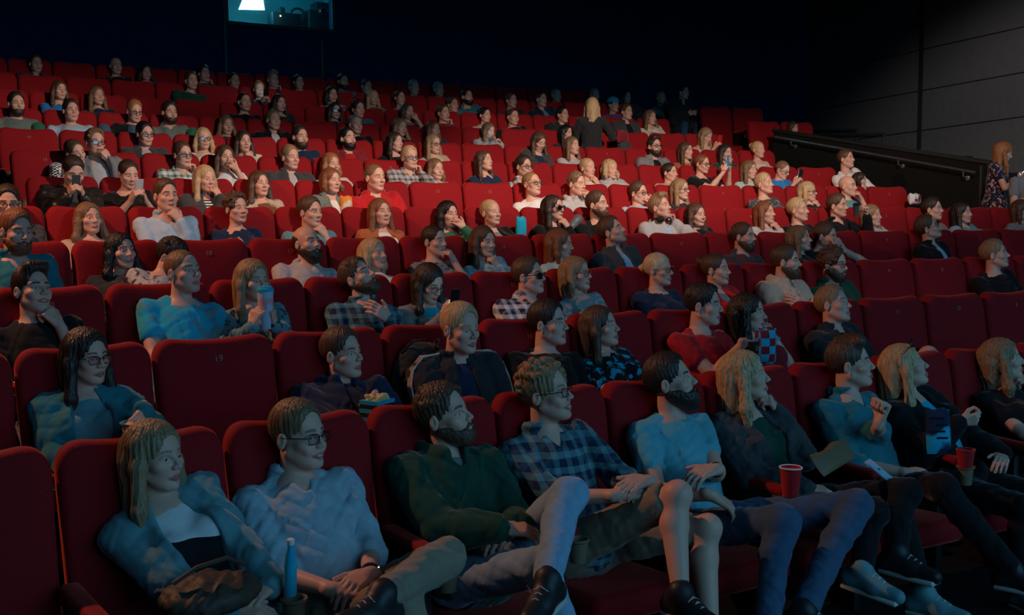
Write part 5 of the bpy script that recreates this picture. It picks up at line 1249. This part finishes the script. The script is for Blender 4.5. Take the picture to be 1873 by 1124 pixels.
mb = MB(); mb.tube([V(.046*math.cos(q), .046*math.sin(q), .060) for q in [i*math.pi/10 for i in range(20)]], .0035, 6, closed=True); mb.obj('rim', fabric('white'), t)
c_ = at(1766, 837, 1, .66); cup(c_, .042, .085, 'red', None, 'small red cup beside the dark snack packet, front row')
hb = holder(1, 1)
t = thing('water_bottle', at(531, 1040, 1, .62), 'slim blue bottle standing in the cup holder, front row', 'bottle')
mb = MB(); mb.lathe((0, 0, 0), [(.018, -.085), (.020, -.08), (.020, .01), (.016, .045), (.010, .065), (.009, .08)], 20, rot=rx(.1)); mb.obj('bottle_body', fabric('turq'), t)
mb = MB(); mb.lathe(rx(.1)@V(0, 0, .08), [(.011, 0), (.012, .015), (.008, .018)], 16, rot=rx(.1)); mb.obj('cap', fabric('white'), t)
cup(at(1566, 386, 5, .42), .032, .12, 'charcoal', 'black', 'dark drinks cup in the hand of the black collared shirt person')
def soft(name, c, r, A, mat, label, cat, res=.006, rip=.006, bump=(), handle=None):
    """soft bag or garment: rounded implicit lump with folds"""
    t = thing(name, c, label, cat); lo = -V(1, 1, 1)*(max(r)+.06); F = Field(lo, -lo, res)
    F.ell((0, 0, 0), r, A, 0)
    for b in bump: F.ell(A@V(*b[0]), b[1], A, .02)
    F.ripple(rip, len(label)); v, f = F.mesh(); link('bag_body' if cat == 'bag' else 'cloth_body', mesh_np(name, v, f), [mat], t)
    if handle:
        mb = MB(); mb.tube([A@V(*p) for p in handle], .007, 8); mb.obj('strap', mat, t)
    return t
I3 = np.eye(3)
soft('handbag', at(385, 1085, 1, .60), (.15, .12, .055), rz(.3), base_mat('bag_brown', (.07, .05, .035), .6, .3, 0, 0, (20, .3)), 'dark brown soft handbag on the lap of the leftmost front row person', 'bag', handle=[(-.12, 0, .06), (-.06, -.03, .10), (.04, -.03, .105), (.12, 0, .06)])
def packet(name, c, w, h, d, A, mat, label, cat, stripes=None, fold=True):
    t = thing(name, c, label, cat); mb = MB(); n = 9; P = []; F = []
    for s_ in (1, -1):
        for i in range(n):
            for j in range(n):
                u, v_ = i/(n-1)*2-1, j/(n-1)*2-1; e = (1-u*u)*(1-v_**4)
                P.append(A@V(u*w/2*(1-.05*v_*v_), s_*(d/2*e**.5+.002), v_*h/2+.006*math.sin(u*5)*(v_ > .9)))
    for s_ in (0, 1):
        for i in range(n-1):
            for j in range(n-1):
                q = [s_*n*n+i*n+j, s_*n*n+(i+1)*n+j, s_*n*n+(i+1)*n+j+1, s_*n*n+i*n+j+1]; F.append(q if s_ else q[::-1])
    for i in range(n-1):
        for (a, b) in (((i, 0), (i+1, 0)), ((i+1, n-1), (i, n-1)), ((0, i+1), (0, i)), ((n-1, i), (n-1, i+1))):
            a_ = a[0]*n+a[1]; b_ = b[0]*n+b[1]; F.append((a_, b_, n*n+b_, n*n+a_))
    mb.add(P, F); mb.obj('wrapper', mat, t)
    if stripes:
        m2 = MB()
        for (x, z, ww) in stripes:
            y = -(d/2*max((1-(x*2/w)**2)*(1-(z*2/h)**4), 0)**.5+.004); m2.box(A@V(x, y, z), (ww/2, .0015, h*.022), A)
        m2.obj('printed_bars', fabric('black'), t)
    return t
packet('snack_packet', at(1716, 788, 1, .56), .115, .21, .045, rz(R_(-30))@rx(-.15), fabric('blotch:navy:turq:.4'), 'upright dark blue printed snack packet in a hand, front row', 'packet', stripes=[(-.01, .06, .06), (.01, .03, .05), (-.01, 0, .065), (.01, -.03, .05)])
packet('envelope_pouch', at(1524, 835, 1, .60), .25, .10, .03, rz(R_(10))@ry(R_(-12))@rx(R_(-35)), base_mat('pouch_tan', (.20, .13, .07), .5, .3), 'tan leather pouch on the lap beside the black blazer', 'bag')
t = thing('mobile_phone', at(1610, 862, 1, .66), 'pale phone lying on the thigh of the dark teal shirt person', 'phone'); Aq = rz(R_(25))@rx(R_(35))
mb = MB(); mb.box((0, 0, 0), (.036, .072, .005), Aq, bev=.004); mb.obj('case', fabric('lightblue'), t); mb = MB(); mb.lathe(Aq@V(0, .01, .0052), [(.007, 0), (.007, .0008)], 12, rot=Aq); mb.obj('camera_lens', fabric('black'), t)
packet('paper_bag', at(953, 416, 5, .22), .12, .19, .07, rz(R_(20)), fabric('turq'), 'light blue paper bag standing between two seats, fifth row', 'bag')
mb_t = thing('popcorn_tub', at(258, 800, 2, .56), 'open snack tub with a white rim under a reaching hand', 'tub')
mb = MB(); mb.lathe((0, 0, 0), [(.050, -.08), (.052, -.078), (.070, .055), (.078, .060), (.078, .064), (.066, .062), (.062, .03), (.002, .03)], 28); mb.obj('tub_body', fabric('stripes:cream:teal:.5'), mb_t)
def kernels(t, c, n, r, seed):
    rg = random.Random(seed); F = Field(V(-r-.03, -r-.03, -.04), V(r+.03, r+.03, .06), .005)
    for i in range(n):
        a = rg.uniform(0, 6.28); q = r*rg.random()**.5*.85; F.ell((math.cos(a)*q, math.sin(a)*q, rg.uniform(-.005, .018)), (.013, .012, .011), None, .004)
    v, f = F.mesh(); link('popcorn', mesh_np('popcorn', v+np.array(c), f), [base_mat('popcorn', (.75, .55, .22), .7)], t)['kind'] = 'stuff'
kernels(mb_t, (0, 0, .04), 50, .06, 3)
t = thing('popcorn_tub', at(690, 748, 2, .56), 'striped popcorn tub of the navy hooded jacket person', 'tub')
mb = MB(); mb.box((0, 0, -.03), (.062, .05, .075), rz(.5)); mb.obj('tub_body', fabric('stripes:turq:black:.6'), t); kernels(t, (0, 0, .045), 46, .052, 5)
t = packet('patterned_bag', at(1400, 632, 2, .60), .125, .20, .06, rz(R_(-20)), fabric('check:turq:dkred:.55'), 'turquoise and red dotted bag on the lap, second row', 'bag')
t = thing('small_box', at(1378, 636, 2, .68), 'small black box held in front of the dotted bag', 'box'); mb = MB(); mb.box((0, 0, 0), (.036, .018, .036), rz(R_(25)), bev=.003); mb.obj('box_body', fabric('black'), t); mb = MB(); mb.lathe(rz(R_(25))@V(0, -.019, 0), [(.016, -.001), (.016, .001)], 16, rot=rz(R_(25))@rx(math.pi/2)); mb.obj('round_print', fabric('brown'), t)
packet('popcorn_bag', at(633, 373, 6, .50), .13, .14, .08, rz(.3), fabric('blotch:orange:cream:.6'), 'orange and yellow popcorn bag held by the grey green jacket', 'bag')
packet('plastic_bag', at(1672, 364, 6, .25), .20, .13, .13, rz(.2), fabric('blotch:white:dkred:.5'), 'white plastic bag with red print at the end of the sixth row', 'bag')
b = find(2, 'black striped'); N_ = b['N']; T_ = b['T']
soft('backpack', N_+T_@V(-.12, .155, -.12), (.16, .085, .22), T_, fabric('offblack'), 'black backpack behind the blond-haired person in striped track jacket', 'bag', bump=[((0, -.02, .12), (.12, .08, .10))], handle=[(-.10, -.02, .18), (-.06, -.10, .22), (.0, -.10, .22)])
b = find(5, 'black t-shirt'); N_ = b['N']; T_ = b['T']
F = Field(V(-.40, -.15, -.45), V(.40, .15, .16), .008)
for sgn in (-1, 1):
    for i, (x, z, r_) in enumerate(((.14, .02, .075), (.20, -.03, .08), (.245, -.09, .08), (.27, -.16, .078), (.275, -.23, .07))):
        F.ell((sgn*x, .02, z), (r_, .06, .052), ry(sgn*(.5+.25*i)), .012)
F.ell((0, .05, -.05), (.2, .04, .12), None, .02); v, f = F.mesh()
t = thing('puffer_jacket', N_+V(0, .10, -.02), 'grey quilted puffer jacket draped behind the bearded black t-shirt person', 'jacket'); link('quilted_body', mesh_np('quilted_body', v@rz(.2).T, f), [base_mat('puffer', (.11, .135, .145), .45, .4)], t)
# things of the standing person in black
packet('handbag', at(1138, 250, 9, .46), .26, .17, .10, rz(.4), fabric('dkred'), 'dark red bag held by the standing person in black', 'bag')
soft('folded_coat', at(1143, 272, 9, .42), (.13, .07, .12), rz(.4), fabric('charcoal'), 'dark folded coat hanging below the dark red bag', 'coat', bump=[((.05, 0, -.08), (.07, .05, .09)), ((-.05, 0, .05), (.08, .06, .05))])
# small worn things
def band(rec, sd, name, mat, r=.030, w=.010, face=None):
    a = rec['arms'][0 if sd < 0 else 1]; ax_ = unit(a[1]-a[2]); A = look(ax_, V(1, .2, .1)); c = a[2]+ax_*.018-rec['org']
    mb = MB(); mb.lathe(c, [(r*.98, -w), (r*1.06, -w*.9), (r*1.06, w*.9), (r*.98, w)], 20, rot=A); o = mb.obj(name, mat, rec['o'])
    if face: m2 = MB(); m2.lathe(c+A@V(0, 1, 0)*r*1.04, [(.016, -.003), (.018, .002), (.014, .005)], 16, rot=look(A@V(0, 1, 0))); m2.obj('dial', face, o)
band(find(1, 'light blue'), 1, 'wristwatch', M_FRAME, face=M_STEEL); band(find(1, 'teal t-shirt'), 1, 'wristband', M_FRAME, w=.006)
band(find(1, 'black blazer'), 1, 'wristwatch', M_FRAME, r=.034, w=.012); band(find(2, 'dark red'), 1, 'bracelet', fabric('turq'), w=.007)
r_ = find(1, 'black jacket'); mb = MB(); O, A, s_, org = r_['O'], r_['A'], r_['s'], r_['org']
for x in (-1, 1):
    mb.tube([O+A@(V(x*.033+.028*math.cos(q), -.072+.010*abs(math.cos(q)), .118+.018*math.sin(q))*s_)-org for q in [i*math.pi/8 for i in range(16)]], .004, 6, closed=True)
    mb.tube([O+A@(V(x*.062, -.065, .115)*s_)-org, O+A@(V(x*.090, .0, .075)*s_)-org, O+A@(V(x*.090, .03, .02)*s_)-org], .003, 6)
mb.obj('sunglasses', M_FRAME, r_['o'])
r_ = find(5, 'light grey cardigan'); N_, T_, org = r_['N'], r_['T'], r_['org']; mb = MB()
mb.tube([N_+T_@V(.085*math.cos(q), -.01+.085*math.sin(q), .02)-org for q in [math.pi*(-.25+i*1.5/12) for i in range(13)]], .010, 8)
for x in (-1, 1): mb.lathe(N_+T_@V(x*.055, -.085, .0)-org, [(.034, -.016), (.040, 0), (.032, .014)], 16, rot=T_@ry(x*.7)@rx(.9))
mb.obj('headphones', M_FRAME, r_['o'])
r_ = find(2, 'black striped'); mb = MB()
for (S, E, W, d, n_, cu, sd) in r_['arms']:
    for j in (-1, 0, 1):
        o_ = unit(np.cross(E-S, V(0, 1, 0)))*(-1 if sd < 0 else 1); o_ = o_ if o_[0]*sd > 0 else -o_
        pts = [r_['N']+r_['T']@V(sd*.085, .0+j*.016, .014), S+V(0, j*.016, .084)+o_*.01, S+(E-S)*.1+o_*.066+V(0, j*.016, .045), S*.75+E*.25+o_*.084+V(0, j*.016, .01), S*.4+E*.6+o_*.078+V(0, j*.016, 0), E+o_*.074+V(0, j*.016, 0)]
        mb.tube([p-r_['org'] for p in pts], .0052, 6)
mb.obj('sleeve_stripes', fabric('beige'), r_['o'])
# the lettering on the sports shirt of the bearded person in the fourth row is unreadable and left plain
# extra light of this place: none
